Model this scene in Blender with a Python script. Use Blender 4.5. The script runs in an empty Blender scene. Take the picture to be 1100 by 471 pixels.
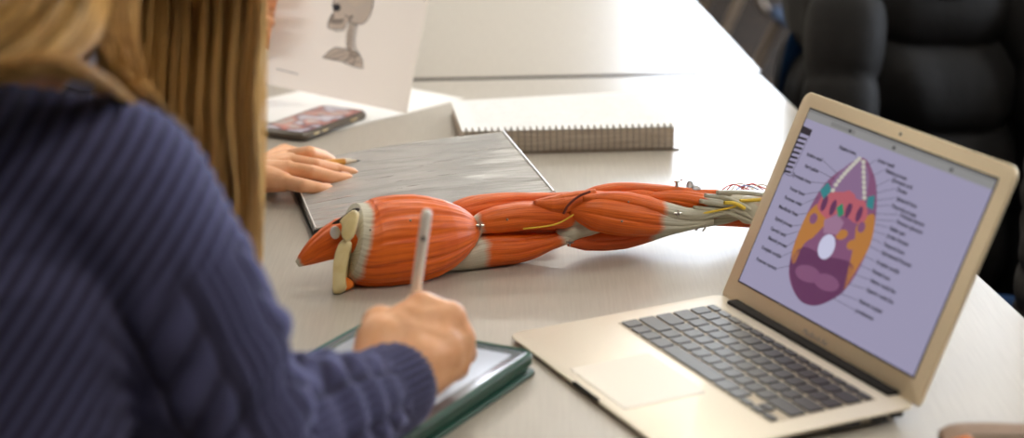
import bpy, bmesh, math, random
import numpy as np
from mathutils import Vector, Matrix, noise as mnoise
random.seed(7); rng = np.random.default_rng(7)
S = bpy.context.scene; COL = S.collection
PI = math.pi
# ------------------------------------------------------------------ camera geometry (1100x471)
F = 2114.7; TH = 0.2828; TZ = 0.75; CH = 0.6221
CT, ST = math.cos(TH), math.sin(TH)
def ray(px, py):
    u = (px-550)/F; v = -(py-235.5)/F
    return Vector((u, CT + ST*v, -ST + CT*v))
def P(px, py, z=0.0):            # point seen at a pixel, at height z above the table top
    d = ray(px, py); t = (z-CH)/d.z
    return Vector((0, 0, CH+TZ)) + d*t
def PD(px, py, y):               # point seen at a pixel, at distance y into the room
    d = ray(px, py); t = y/d.y
    return Vector((0, 0, CH+TZ)) + d*t

# ------------------------------------------------------------------ materials
def mat(name, col, rough=.5, metal=0., spec=.5, sheen=0., coat=0., emit=None, es=1., sub=0., trans=0.):
    m = bpy.data.materials.new(name); m.use_nodes = True
    b = m.node_tree.nodes['Principled BSDF']
    b.inputs['Base Color'].default_value = (*col, 1); b.inputs['Roughness'].default_value = rough
    b.inputs['Metallic'].default_value = metal; b.inputs['Specular IOR Level'].default_value = spec
    b.inputs['Sheen Weight'].default_value = sheen; b.inputs['Coat Weight'].default_value = coat
    b.inputs['Transmission Weight'].default_value = trans
    if sub: b.inputs['Subsurface Weight'].default_value = sub; b.inputs['Subsurface Radius'].default_value = (.012, .005, .003); b.inputs['Subsurface Scale'].default_value = .6
    if emit: b.inputs['Emission Color'].default_value = (*emit, 1); b.inputs['Emission Strength'].default_value = es
    return m
def N(m, t, **k):
    n = m.node_tree.nodes.new(t)
    for a, v in k.items():
        if a.startswith('i_'):
            n.inputs[a[2:].replace('_', ' ')].default_value = v
        else: setattr(n, a, v)
    return n
def L(m, a, b): m.node_tree.links.new(a, b)
def bsdf(m): return m.node_tree.nodes['Principled BSDF']
def ramp(m, fac, stops):
    r = N(m, 'ShaderNodeValToRGB'); e = r.color_ramp.elements
    while len(e) < len(stops): e.new(.5)
    for k, (p, c) in enumerate(stops): e[k].position = p; e[k].color = (*c, 1)
    L(m, fac, r.inputs[0]); return r
def bump(m, h, strength=.3, dist=.001):
    b = N(m, 'ShaderNodeBump'); b.inputs['Strength'].default_value = strength; b.inputs['Distance'].default_value = dist
    L(m, h, b.inputs['Height']); L(m, b.outputs[0], bsdf(m).inputs['Normal']); return b
def noisemat(name, c1, c2, scale=20, stretch=(1,1,1), rough=.5, bmp=0., bd=.001, detail=4, lo=.35, hi=.65, **k):
    m = mat(name, c1, rough, **k)
    tc = N(m, 'ShaderNodeTexCoord'); mp = N(m, 'ShaderNodeMapping'); mp.inputs['Scale'].default_value = stretch
    nz = N(m, 'ShaderNodeTexNoise'); nz.inputs['Scale'].default_value = scale; nz.inputs['Detail'].default_value = detail
    L(m, tc.outputs['Object'], mp.inputs[0]); L(m, mp.outputs[0], nz.inputs['Vector'])
    r = ramp(m, nz.outputs['Fac'], [(lo, c1), (hi, c2)]); L(m, r.outputs[0], bsdf(m).inputs['Base Color'])
    if bmp: bump(m, nz.outputs['Fac'], bmp, bd)
    return m
M = {}
def glow(name, c, s=1.):
    m = mat(name, (0,0,0), .3, emit=c, es=s, spec=.35); return m

M['table'] = noisemat('brushed_grey_laminate', (.41,.37,.315), (.45,.41,.35), 60, (6,.25,1), rough=.30, bmp=.03, bd=.0003, spec=.55)
M['edge'] = mat('table_edge_band', (.12,.11,.11), .5)
M['steel'] = mat('chrome', (.55,.53,.50), .22, 1.)
M['alu'] = noisemat('bead_blasted_aluminium', (.82,.75,.63), (.85,.78,.66), 900, rough=.42, metal=.5)
M['alu_dark'] = mat('dark_hinge_plastic', (.012,.010,.009), .7, spec=.2)
M['key'] = mat('black_keycap', (.018,.018,.022), .32)
M['pad'] = mat('trackpad_glass', (.70,.64,.55), .3, metal=.2)
M['padline'] = mat('trackpad_seam', (.45,.40,.34), .5)
M['paper'] = mat('white_paper', (.86,.85,.83), .7)
M['pagepink'] = noisemat('page_edges', (.50,.40,.31), (.80,.72,.62), 900, (.02,.02,1), rough=.8, lo=.3, hi=.7)
M['ink'] = mat('printed_ink', (.06,.06,.07), .7)
M['ink_grey'] = mat('grey_printed_ink', (.40,.37,.36), .8, spec=.1)
M['ink_mid'] = mat('pale_printed_ink', (.66,.61,.57), .8, spec=.1)
M['faint'] = mat('faint_pencil_writing', (.62,.60,.60), .7)
M['wire'] = mat('binding_wire', (.32,.27,.22), .35, .8)
M['green'] = mat('dark_green_tablet_case', (.012,.075,.05), .4)
M['green2'] = mat('green_case_inner_edge', (.03,.13,.09), .5)
M['bezel'] = mat('tablet_bezel', (.20,.21,.23), .15, coat=.3)
M['white_plastic'] = mat('white_glossy_plastic', (.90,.88,.84), .25)
M['black'] = mat('black_plastic', (.015,.015,.016), .35)
M['rim_shade'] = mat('black_rim_shade', (.02,.012,.01), .8)
M['clear'] = mat('clear_plastic', (.85,.87,.9), .1, trans=.7)
M['case_tan'] = mat('tan_phone_case', (.10,.075,.05), .3)
M['gold'] = mat('brass_buttons', (.5,.38,.2), .3, .9)
M['pencil'] = mat('orange_pencil_lacquer', (.75,.33,.03), .3)
M['wood'] = mat('sharpened_pencil_wood', (.78,.66,.50), .6)
M['bone'] = noisemat('cream_bone_plastic', (.72,.58,.27), (.80,.68,.38), 60, rough=.4)
M['nerve'] = mat('yellow_nerve_plastic', (.85,.60,.06), .4)
M['vessel_red'] = mat('red_vessel_plastic', (.6,.05,.03), .4)
M['vessel_blue'] = mat('blue_vessel_plastic', (.25,.3,.6), .4)
M['skin'] = noisemat('warm_skin', (.80,.40,.20), (.86,.47,.26), 60, rough=.45, bmp=.12, bd=.0006, sub=.12)
M['nail'] = mat('pink_nail', (.80,.45,.34), .3)
M['lip'] = mat('lip_skin', (.55,.2,.15), .45)
M['eyew'] = mat('eye_white', (.8,.8,.78), .2)
M['blue_plastic'] = mat('navy_chair_plastic', (.006,.022,.06), .8, spec=.05)
M['tan_metal'] = mat('tan_painted_metal', (.26,.20,.15), .5, .3)
M['grey_plastic'] = mat('pale_chair_plastic', (.5,.5,.52), .4)
M['coat_black'] = noisemat('black_puffer_nylon', (.007,.006,.006), (.011,.010,.010), 30, rough=.65, spec=.3, bmp=.5, bd=.003)
M['coat_grey'] = noisemat('charcoal_quilted_nylon', (.020,.017,.016), (.03,.026,.023), 60, rough=.75, spec=.3, bmp=.4, bd=.002)
M['lining'] = mat('pale_fleece_lining', (.50,.42,.30), .9)
M['pouch'] = noisemat('brown_woven_canvas', (.23,.145,.09), (.33,.22,.15), 120, (1,8,1), rough=.8, bmp=.3, bd=.0008)
M['orange'] = mat('bright_orange_rubber', (.85,.22,.02), .45)
M['denim'] = noisemat('blue_denim', (.05,.07,.13), (.09,.12,.2), 400, rough=.85)
M['knit2'] = noisemat('pale_lavender_knit', (.42,.40,.46), (.5,.48,.54), 300, rough=.9, bmp=.4, bd=.001)
M['shoe'] = mat('white_canvas_shoe', (.6,.58,.55), .7)
M['wall'] = noisemat('painted_wall', (.52,.46,.38), (.56,.50,.42), 4, rough=.85)
M['wall_dark'] = noisemat('fill_tuned_brown_wall', (.28,.23,.18), (.31,.26,.21), 4, rough=.85)  # near-side walls out of view, their tone set to control fill light
M['ceil'] = noisemat('ceiling_tiles', (.66,.63,.58), (.72,.69,.64), 8, rough=.9)
M['floor'] = noisemat('dark_brown_carpet', (.006,.0045,.003), (.022,.014,.009), 9, rough=.95, spec=.05, bmp=.5, bd=.004)
M['frame'] = mat('window_frame_paint', (.55,.55,.55), .4)
M['lampglow'] = mat('lit_lamp_diffuser', (.9,.9,.9), .5, emit=(1,.93,.80), es=8)

# binder overlay: wrinkled clear plastic over a grey insert
m = mat('wrinkled_plastic_overlay', (.46,.45,.44), .22, spec=.7, coat=.5); bsdf(m).inputs['Coat Roughness'].default_value = .12
tc = N(m, 'ShaderNodeTexCoord'); mp = N(m, 'ShaderNodeMapping'); mp.inputs['Scale'].default_value = (5, 42, 1)
mp.inputs['Rotation'].default_value = (0, 0, -.25)
nz = N(m, 'ShaderNodeTexNoise'); nz.inputs['Scale'].default_value = 1.; nz.inputs['Detail'].default_value = 3; nz.inputs['Distortion'].default_value = .6
L(m, tc.outputs['Object'], mp.inputs[0]); L(m, mp.outputs[0], nz.inputs['Vector'])
b_ = bump(m, nz.outputs['Fac'], .9, .008)
L(m, b_.outputs[0], bsdf(m).inputs['Coat Normal'])
M['overlay'] = m
# muscle plastic: orange flesh, ivory tendon where the vertex mask says so
def muscle_mat(name, c1, c2):
    m = mat(name, c1, .42, spec=.38, coat=.08)
    at = N(m, 'ShaderNodeAttribute', attribute_name='tendon')
    uv = N(m, 'ShaderNodeTexCoord'); mp = N(m, 'ShaderNodeMapping'); mp.inputs['Scale'].default_value = (2.2, 75, 1)
    L(m, uv.outputs['UV'], mp.inputs[0])
    nz = N(m, 'ShaderNodeTexNoise'); nz.inputs['Scale'].default_value = 1; nz.inputs['Detail'].default_value = 3
    L(m, mp.outputs[0], nz.inputs['Vector'])
    r = ramp(m, nz.outputs['Fac'], [(.3, c2), (.6, c1)])
    r2 = ramp(m, nz.outputs['Fac'], [(.3, (.46,.43,.33)), (.62, (.62,.59,.48))])
    ad = N(m, 'ShaderNodeMath', operation='MULTIPLY_ADD'); L(m, nz.outputs['Fac'], ad.inputs[0]); ad.inputs[1].default_value = .45; L(m, at.outputs['Fac'], ad.inputs[2])
    st = N(m, 'ShaderNodeMapRange'); st.inputs['From Min'].default_value = .45; st.inputs['From Max'].default_value = 1.0; L(m, ad.outputs[0], st.inputs['Value'])
    mx = N(m, 'ShaderNodeMixRGB'); L(m, st.outputs[0], mx.inputs[0]); L(m, r.outputs[0], mx.inputs[1]); L(m, r2.outputs[0], mx.inputs[2])
    L(m, mx.outputs[0], bsdf(m).inputs['Base Color'])
    bump(m, nz.outputs['Fac'], .55, .0012)
    return m
M['muscle'] = muscle_mat('orange_muscle_plastic', (.82,.16,.010), (.60,.08,.008))
M['muscle2'] = muscle_mat('red_orange_muscle_plastic', (.72,.12,.015), (.50,.06,.01))
# knit
m = mat('navy_blue_knit', (.1,.1,.2), .92, spec=.1, sheen=.55); bsdf(m).inputs['Sheen Tint'].default_value = (.55,.58,.95,1); bsdf(m).inputs['Sheen Roughness'].default_value = .35
at = N(m, 'ShaderNodeAttribute', attribute_name='rib')
tc = N(m, 'ShaderNodeTexCoord'); nz = N(m, 'ShaderNodeTexNoise'); nz.inputs['Scale'].default_value = 450; L(m, tc.outputs['Object'], nz.inputs['Vector'])
r = ramp(m, at.outputs['Fac'], [(0, (.022,.019,.030)), (1, (.090,.092,.190))]); L(m, r.outputs[0], bsdf(m).inputs['Base Color'])  # lavender window light tinted into the crests, groove shade into the ground
bump(m, nz.outputs['Fac'], .5, .0012)
M['knit'] = m
# hair
m = mat('golden_brown_hair', (.4,.25,.1), .42, spec=.45)
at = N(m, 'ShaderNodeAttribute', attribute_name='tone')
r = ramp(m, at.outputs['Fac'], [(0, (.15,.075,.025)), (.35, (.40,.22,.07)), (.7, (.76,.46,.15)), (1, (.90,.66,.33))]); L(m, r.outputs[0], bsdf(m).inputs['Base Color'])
M['hair'] = m
# held sheet lets light through
m = bpy.data.materials.new('thin_printer_paper'); m.use_nodes = True
b = bsdf(m); b.inputs['Base Color'].default_value = (.80,.73,.66, 1); b.inputs['Roughness'].default_value = .8
tr = N(m, 'ShaderNodeBsdfTranslucent'); tr.inputs[0].default_value = (.82,.72,.62,1)
mx = N(m, 'ShaderNodeMixShader'); mx.inputs[0].default_value = .42
L(m, b.outputs[0], mx.inputs[1]); L(m, tr.outputs[0], mx.inputs[2]); L(m, mx.outputs[0], m.node_tree.nodes['Material Output'].inputs[0])
M['sheet'] = m

def letlight(m, col, f=.42):
    b = bsdf(m); tr = N(m, 'ShaderNodeBsdfTranslucent'); tr.inputs[0].default_value = (*col, 1); mx = N(m, 'ShaderNodeMixShader'); mx.inputs[0].default_value = f
    L(m, b.outputs[0], mx.inputs[1]); L(m, tr.outputs[0], mx.inputs[2]); L(m, mx.outputs[0], m.node_tree.nodes['Material Output'].inputs[0])
M['skull_fill'] = mat('skull_drawing_tint', (.74,.68,.63), .8, spec=.1); letlight(M['skull_fill'], (.80,.72,.64))
M['skull_line'] = mat('skull_drawing_line', (.20,.19,.19), .8, spec=.1); letlight(M['skull_line'], (.2,.19,.18), .3)
# ------------------------------------------------------------------ object helpers
def new_mesh(name, vs, fs, mt=None, smooth=True):
    me = bpy.data.meshes.new(name); me.from_pydata([tuple(v) for v in vs], [], fs); me.update()
    if smooth: me.polygons.foreach_set('use_smooth', [True]*len(me.polygons))
    if mt is not None:
        for q in (mt if isinstance(mt, (list, tuple)) else [mt]): me.materials.append(q)
    return me
def link(name, me, parent=None):
    o = bpy.data.objects.new(name, me); COL.objects.link(o)
    if parent is not None:
        o.parent = parent
        if parent.type == 'EMPTY': o.matrix_parent_inverse = Matrix.Translation(-Vector(parent.location))
    return o
def thing(name, label, cat, loc, group=None):
    o = bpy.data.objects.new(name, None); COL.objects.link(o); o.location = loc; o.empty_display_size = .05
    return tag(o, label, cat, group)
def tag(o, label, cat, group=None, kind=None):
    o['label'] = label; o['category'] = cat
    if group: o['group'] = group
    if kind: o['kind'] = kind
    return o
class MB:
    def __init__(s): s.v = []; s.f = []; s.mi = []
    def add(s, vs, fs, mi=0):
        k = len(s.v); s.v += [tuple(v) for v in vs]; s.f += [tuple(i+k for i in f) for f in fs]; s.mi += [mi]*len(fs); return s
    def box(s, c, size, R=None, mi=0, bev=0., seg=2):
        bm = bmesh.new(); bmesh.ops.create_cube(bm, size=1)
        bmesh.ops.scale(bm, vec=size, verts=bm.verts)
        if bev: bmesh.ops.bevel(bm, geom=bm.edges[:], offset=bev, segments=seg, profile=.5, affect='EDGES')
        X = Matrix.Translation(c) @ (R.to_4x4() if R is not None else Matrix())
        bm.transform(X); bm.verts.index_update()
        s.add([v.co[:] for v in bm.verts], [[v.index for v in f.verts] for f in bm.faces], mi); bm.free(); return s
    def tube(s, pts, rad, n=10, mi=0, cap=True, flat=None):
        pts = [Vector(p) for p in pts]; k = len(pts)
        if not hasattr(rad, '__len__'): rad = [rad]*k
        vs = []; up = Vector((0,0,1))
        t0 = (pts[1]-pts[0]).normalized(); a = t0.cross(up)
        if a.length < .1: a = t0.cross(Vector((0,1,0)))
        a.normalize()
        for i in range(k):
            t = (pts[min(i+1, k-1)]-pts[max(i-1, 0)]).normalized()
            a = (a - t*a.dot(t)).normalized(); b = t.cross(a)
            for j in range(n):
                w = 2*PI*j/n; vs.append(pts[i]+(a*math.cos(w)+b*math.sin(w))*rad[i])
        fs = [(i*n+j, i*n+(j+1) % n, (i+1)*n+(j+1) % n, (i+1)*n+j) for i in range(k-1) for j in range(n)]
        if cap: fs += [tuple(range(n))[::-1], tuple(range((k-1)*n, k*n))]
        return s.add(vs, fs, mi)
    def prism(s, poly, z0, z1, X=None, mi=0):
        k = len(poly); vs = [Vector((p[0], p[1], z0)) for p in poly]+[Vector((p[0], p[1], z1)) for p in poly]
        if X is not None: vs = [X @ v for v in vs]
        fs = [tuple(range(k))[::-1], tuple(range(k, 2*k))]+[(i, (i+1) % k, k+(i+1) % k, k+i) for i in range(k)]
        return s.add(vs, fs, mi)
    def ball(s, c, r, mi=0, u=14, w=9):
        r = r if hasattr(r, '__len__') else (r, r, r)
        vs = [Vector((c[0], c[1], c[2]+r[2]))]
        for i in range(1, w):
            for j in range(u):
                a = PI*i/w; b = 2*PI*j/u
                vs.append(Vector((c[0]+r[0]*math.sin(a)*math.cos(b), c[1]+r[1]*math.sin(a)*math.sin(b), c[2]+r[2]*math.cos(a))))
        vs.append(Vector((c[0], c[1], c[2]-r[2]))); e = len(vs)-1
        fs = [(0, 1+j, 1+(j+1) % u) for j in range(u)]
        fs += [(1+i*u+j, 1+(i+1)*u+j, 1+(i+1)*u+(j+1) % u, 1+i*u+(j+1) % u) for i in range(w-2) for j in range(u)]
        fs += [(e, 1+(w-2)*u+(j+1) % u, 1+(w-2)*u+j) for j in range(u)]
        return s.add(vs, fs, mi)
    def mesh(s, name, mt, smooth=False, auto=False):
        me = new_mesh(name, s.v, s.f, mt, smooth)
        if len(set(s.mi)) > 1: me.polygons.foreach_set('material_index', s.mi)
        if auto:
            me.polygons.foreach_set('use_smooth', [True]*len(me.polygons)); me.set_sharp_from_angle(angle=math.radians(38))
        return me
    def build(s, name, mt, parent=None, smooth=False, auto=True): return link(name, s.mesh(name, mt, smooth, auto), parent)
def catmull(ps, n):
    ps = [Vector(p) for p in ps]; q = [ps[0]*2-ps[1]]+ps+[ps[-1]*2-ps[-2]]; out = []
    m = len(ps)-1
    for i in range(n):
        t = i/(n-1)*m; k = min(int(t), m-1); f = t-k; a, b, c, d = q[k:k+4]
        out.append(.5*((2*b)+(c-a)*f+(2*a-5*b+4*c-d)*f*f+(3*b-a-3*c+d)*f**3))
    return out
def lerpl(xs, t):
    k = t*(len(xs)-1); i = min(int(k), len(xs)-2); return xs[i]+(xs[i+1]-xs[i])*(k-i)
def blob(mb, voxel, sm=4, adapt=0.):
    me = new_mesh('tmp', mb.v, mb.f); o = bpy.data.objects.new('tmp', me); COL.objects.link(o)
    r = o.modifiers.new('r', 'REMESH'); r.mode = 'VOXEL'; r.voxel_size = voxel; r.adaptivity = adapt
    if sm: s = o.modifiers.new('s', 'SMOOTH'); s.iterations = sm; s.factor = .5
    dg = bpy.context.evaluated_depsgraph_get(); dg.update()
    out = bpy.data.meshes.new_from_object(o.evaluated_get(dg)); bpy.data.objects.remove(o); bpy.data.meshes.remove(me)
    return out
def cap(mb, a, ra, b, rb, n=14):
    a = Vector(a); b = Vector(b); mb.tube([a, b], [ra, rb], n); mb.ball(a, ra, u=n); mb.ball(b, rb, u=n)
def chain(mb, pts, rad, n=14):
    for i in range(len(pts)-1): cap(mb, pts[i], rad[i], pts[i+1], rad[i+1], n)
def verts_np(me):
    a = np.empty(len(me.vertices)*3); me.vertices.foreach_get('co', a); return a.reshape(-1, 3)
def put(me, a): me.vertices.foreach_set('co', a.ravel()); me.update()
def fattr(me, name, vals):
    at = me.attributes.new(name, 'FLOAT', 'POINT'); at.data.foreach_set('value', np.asarray(vals, dtype=np.float32))
def join_meshes(name, ms, mats=None):
    mb = MB()
    for me in ms:
        mb.add([v.co[:] for v in me.vertices], [tuple(p.vertices) for p in me.polygons])
    return new_mesh(name, mb.v, mb.f, mats)
def text_add(mb, s, X, size, mi=0, align='LEFT', thick=.0):
    cu = bpy.data.curves.new('t', 'FONT'); cu.body = s; cu.size = size; cu.align_x = align; cu.offset = thick; cu.resolution_u = 2
    o = bpy.data.objects.new('t', cu); COL.objects.link(o)
    dg = bpy.context.evaluated_depsgraph_get(); dg.update(); me = bpy.data.meshes.new_from_object(o.evaluated_get(dg))
    mb.add([X @ v.co for v in me.vertices], [tuple(p.vertices) for p in me.polygons], mi)
    bpy.data.objects.remove(o); bpy.data.curves.remove(cu); bpy.data.meshes.remove(me)

# ------------------------------------------------------------------ room shell
def struct(name, mb, mt):
    o = mb.build(name, mt); o['kind'] = 'structure'; return o
X0, X1, Y0, Y1, ZC = -4.2, 5.2, -3.0, 9.0, 3.0
struct('floor', MB().box(((X0+X1)/2, (Y0+Y1)/2, -.05), (X1-X0+.4, Y1-Y0+.4, .1)), M['floor'])
struct('ceiling', MB().box(((X0+X1)/2, (Y0+Y1)/2, ZC+.05), (X1-X0+.4, Y1-Y0+.4, .1)), M['ceil'])
struct('wall_left', MB().box((X0-.1, (Y0+Y1)/2, ZC/2), (.2, Y1-Y0, ZC)), M['wall_dark'])
struct('wall_back', MB().box(((X0+X1)/2, Y0-.1, ZC/2), (X1-X0, .2, ZC)), M['wall_dark'])
def holed(name, along, fixed, lo, hi, holes, z0, z1):
    mb = MB(); e = [lo]
    for a, b in holes: e += [a, b]
    e.append(hi)
    def bx(a, b, c, d):
        if b-a < 1e-4: return
        ctr = ((a+b)/2, fixed, (c+d)/2) if along == 'x' else (fixed, (a+b)/2, (c+d)/2)
        sz = (b-a, .2, d-c) if along == 'x' else (.2, b-a, d-c)
        mb.box(ctr, sz)
    bx(lo, hi, 0, z0); bx(lo, hi, z1, ZC)
    for i in range(0, len(e), 2): bx(e[i], e[i+1], z0, z1)
    struct(name, mb, M['wall'])
FW = [(.6, 1.9), (2.1, 3.4), (3.6, 4.9)]
RW = [(2.9, 4.7), (5.0, 6.8), (7.1, 8.8)]
WZ0, WZ1 = .95, 2.6
holed('wall_far', 'x', Y1+.1, X0, X1, FW, WZ0, WZ1)
holed('wall_right', 'y', X1+.1, Y0, Y1, RW, WZ0, WZ1)
wn = 0
for along, fixed, holes in (('x', Y1+.1, FW), ('y', X1+.1, RW)):
    for a, b in holes:
        wn += 1; mb = MB(); c = (a+b)/2; w = b-a; zc = (WZ0+WZ1)/2; h = WZ1-WZ0
        for off, sz, zz in ((-w/2+.025, (.05, .07, h), zc), (w/2-.025, (.05, .07, h), zc), (0, (.04, .06, h), zc), (0, (w, .07, .05), WZ0+.025), (0, (w, .07, .05), WZ1-.025)):
            ctr = (c+off, fixed, zz) if along == 'x' else (fixed, c+off, zz)
            s_ = sz if along == 'x' else (sz[1], sz[0], sz[2])
            mb.box(ctr, s_)
        struct('window_%d' % wn, mb, M['frame'])
        ld = bpy.data.lights.new('portal', 'AREA'); ld.shape = 'RECTANGLE'; ld.size = w; ld.size_y = h; ld.cycles.is_portal = True
        lo = bpy.data.objects.new('portal', ld); COL.objects.link(lo)
        lo.location = (c, Y1-.02, zc) if along == 'x' else (X1-.02, c, zc)
        lo.rotation_euler = (-PI/2, 0, 0) if along == 'x' else (PI/2, 0, PI/2)
struct('baseboard_far', MB().box(((X0+X1)/2, Y1-.01, .06), (X1-X0, .02, .12)), M['frame'])
# ceiling lamps; the pair nearest the camera is added as front fill
lamp = None
for k, (x, y) in enumerate([(.5, .7), (2.8, .7), (-2.2, 3.2), (.3, 3.2), (2.8, 3.2), (-2.2, 5.2), (.3, 5.2), (2.8, 5.2), (-2.2, 7.6), (.3, 7.6), (2.8, 7.6)]):
    if lamp is None:
        r0 = thing('ceiling_light', 'ceiling light', 'ceiling light', (0, 0, 0), 'ceiling light panels')
        fr = MB()
        for sx, sy, dx, dy in ((1.24, .04, 0, .31), (1.24, .04, 0, -.31), (.04, .62, .6, 0), (.04, .62, -.6, 0)): fr.box((dx, dy, 0), (sx, sy, .05))
        fr.build('housing', M['frame'], r0); MB().box((0, 0, .005), (1.16, .58, .02)).build('diffuser', M['lampglow'], r0)
        lamp = r0; o = r0
    else:
        o = lamp.copy(); COL.objects.link(o)
        for ch in lamp.children: c = ch.copy(); c.parent = o; COL.objects.link(c)
    o.location = (x, y, ZC-.028)
    o['label'] = 'flat white rectangular ceiling light panel recessed above the classroom tables'
# daylight
W = bpy.data.worlds.new('sky'); S.world = W; W.use_nodes = True
bg = W.node_tree.nodes['Background']; bg.inputs[0].default_value = (.80, .88, 1.0, 1); bg.inputs[1].default_value = 14

# ------------------------------------------------------------------ tables
AN = math.radians(5.6)
ex = Vector((math.cos(AN), math.sin(AN), 0)); ey = Vector((-math.sin(AN), math.cos(AN), 0))
J = P(815, 79.5); J.z = 0           # right end of the joint between the two tables
def table(name, label, corners, kids):
    c = sum((Vector(q) for q in corners), Vector())/4
    t = thing(name, label, 'table', (c.x, c.y, 0), 'grey classroom tables pushed together')
    MB().prism([(q.x, q.y) for q in corners], TZ-.026, TZ-.0005).build('table_edge', M['edge'], t)
    top = MB().prism([(q.x, q.y) for q in corners], TZ-.0012, TZ); top.build('tabletop', M['table'], t)
    for q in corners:
        d = (c-q); d.z = 0; p = q+d*.13
        MB().tube([(p.x, p.y, .0), (p.x, p.y, TZ-.028)], .02, 14).build('leg', M['steel'], t)
    fr = MB()
    ins = [q+(c-q)*.13 for q in corners]
    for i in range(4): a, b = ins[i], ins[(i+1) % 4]; fr.tube([(a.x, a.y, TZ-.045), (b.x, b.y, TZ-.045)], .014, 8)
    fr.build('under_frame', M['steel'], t)
    return t
rn = P(1100, 342); rn.z = 0; rd = (rn-J).normalized()
nr = J+rd*1.95; wd = .86
nl = nr-ex*wd; fl = J-ex*wd
table('classroom_table', 'near grey laminate table carrying the laptop and the arm model', [fl, nl, nr, J], 0)
f2r = P(745, 0); f2r.z = 0; d2 = (f2r-P(818, 77)); d2.z = 0; d2.normalize()
J2 = P(818, 77); J2.z = 0; J2 += ey*.004
table('classroom_table', 'far grey laminate table butted against the near one', [J2+d2*1.5-ex*wd, J2-ex*wd, J2, J2+d2*1.5], 0)

# ------------------------------------------------------------------ laptop
LO = Vector((0.0, 1.7378, TZ)); YA = -1.1475; LID = 1.9891
e1 = Vector((math.cos(YA), math.sin(YA), 0)); e2 = Vector((-math.sin(YA), math.cos(YA), 0)); e3 = Vector((0, 0, 1))
LX = Matrix.Translation(LO) @ Matrix((e1, e2, e3)).transposed().to_4x4()
HB = .2243; LW = .325
lt = thing('laptop', 'open silver laptop with an anatomy diagram on its screen', 'laptop', LO+e1*LW/2+e2*HB/2)
def rrect(w, d, r, n=6, x0=0, y0=0, rr=None):
    rr = rr or [r]*4; out = []
    for k, (cx, cy, a0) in enumerate(((x0+w, y0+d, 0), (x0, y0+d, 90), (x0, y0, 180), (x0+w, y0, 270))):
        q = rr[k]; sx = -1 if k in (0, 3) else 1; sy = -1 if k in (0, 1) else 1
        for i in range(n+1):
            a = math.radians(a0+90*i/n); out.append((cx+sx*q+q*math.cos(a), cy+sy*q+q*math.sin(a)))
    return out
def topz(b): return .0065+.0080*b/HB
poly = rrect(LW, HB+.004, .011, 6, 0, -.004)
mb = MB(); k = len(poly); c = Vector((LW/2, HB/2, 0)); rings = []
for ins, zf in ((.010, lambda b: .0012), (.0, lambda b: topz(b)-.0022), (.0002, lambda b: topz(b)-.0006), (.0012, lambda b: topz(b))):
    rings.append([LX @ Vector((p[0]+(c.x-p[0])*ins/.16, p[1]+(c.y-p[1])*ins/.11, zf(p[1]))) for p in poly])
vs = [v for r in rings for v in r]
fs = [(a*k+i, a*k+(i+1) % k, (a+1)*k+(i+1) % k, (a+1)*k+i) for a in range(3) for i in range(k)]+[tuple(range(k))[::-1], tuple(range(3*k, 4*k))]
mb.add(vs, fs); base = mb.build('base', M['alu'], lt)
mb = MB()
for sx in (.03, LW-.03):
    for sy in (.03, HB-.03): MB().tube([LX @ Vector((sx, sy, 0)), LX @ Vector((sx, sy, .003))], .006, 12).build('rubber_foot', M['black'], lt)
def surf(b): return topz(b)
# ports and front notch
mb = MB()
Rl = Matrix((e1, e2, e3)).transposed()
for b, w_ in ((.205, .011), (.188, .014), (.155, .028)): MB().box(LX @ Vector((LW-.0022, b, topz(b)-.0052)), (.0042, w_, .0036), Rl).build('port', M['black'], lt)
for b, w_ in ((.205, .012), (.185, .014), (.168, .006)): MB().box(LX @ Vector((.0022, b, topz(b)-.0052)), (.0042, w_, .0036), Rl).build('port', M['black'], lt)
MB().box(LX @ Vector((LW/2, -.0024, .0050)), (.05, .004, .0028), Rl, bev=.0008).build('finger_notch', M['alu_dark'], lt)
# trackpad
tilt = Matrix.Rotation(math.atan2(.0080, HB), 3, 'X'); Rt = Rl @ tilt
def flat(mb, a0, b0, w_, d_, h, mi=0, r=.001, lift=.0):
    bc = b0+d_/2; X = LX @ Matrix.Translation((a0+w_/2, bc, surf(bc)+lift)) @ tilt.to_4x4()
    mb.prism([(x-w_/2, y-d_/2) for x, y in rrect(w_, d_, r, 3)], 0, h, X, mi)
mb = MB(); flat(mb, LW/2-.0535, .0065, .107, .0785, .00012, r=.003); mb.build('trackpad_seam', M['padline'], lt)
mb = MB(); flat(mb, LW/2-.0528, .0072, .1056, .0771, .00028, r=.0025); mb.build('trackpad', M['pad'], lt)
# keyboard
KX0, KY0, KD, KW_ = .0265, .0987, .1024, .272
mb = MB(); flat(mb, KX0-.0012, KY0-.0012, KW_+.0024, KD+.0024, .00025, r=.002)
kb = mb.build('keyboard', mat('keyboard_well', (.52,.45,.35), .5, .4), lt)
U_ = KW_/14.5; RH = KD/5.55; gp = .0031
rows = [[1,1,1,1.25,5,1.25,1], [2.25]+[1]*10+[2.25], [1.75]+[1]*11+[1.75], [1.5]+[1]*12+[1], [1]*13+[1.5], [14.5/14]*14]
def key(a, b, w_, d_):
    mb = MB(); flat(mb, a+gp/2, b+gp/2, w_-gp, d_-gp, .0017, r=.0014); mb.build('key', M['key'], kb)
for i, rw in enumerate(rows):
    b = KY0+i*RH; a = KX0; hh = RH if i < 5 else RH*.55
    for w_ in rw: key(a, b, w_*U_, hh); a += w_*U_
    if i == 0:
        key(a, b, U_, RH*.52); key(a+U_, b, U_, RH*.54); key(a+U_, b+RH*.48, U_, RH*.54); key(a+2*U_, b, U_, RH*.52)
# hinge
MB().box(LX @ Vector((LW/2, HB-.004, topz(HB)-.001)), (LW-.055, .012, .008), Rl, bev=.002).build('hinge', M['alu_dark'], lt)
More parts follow.
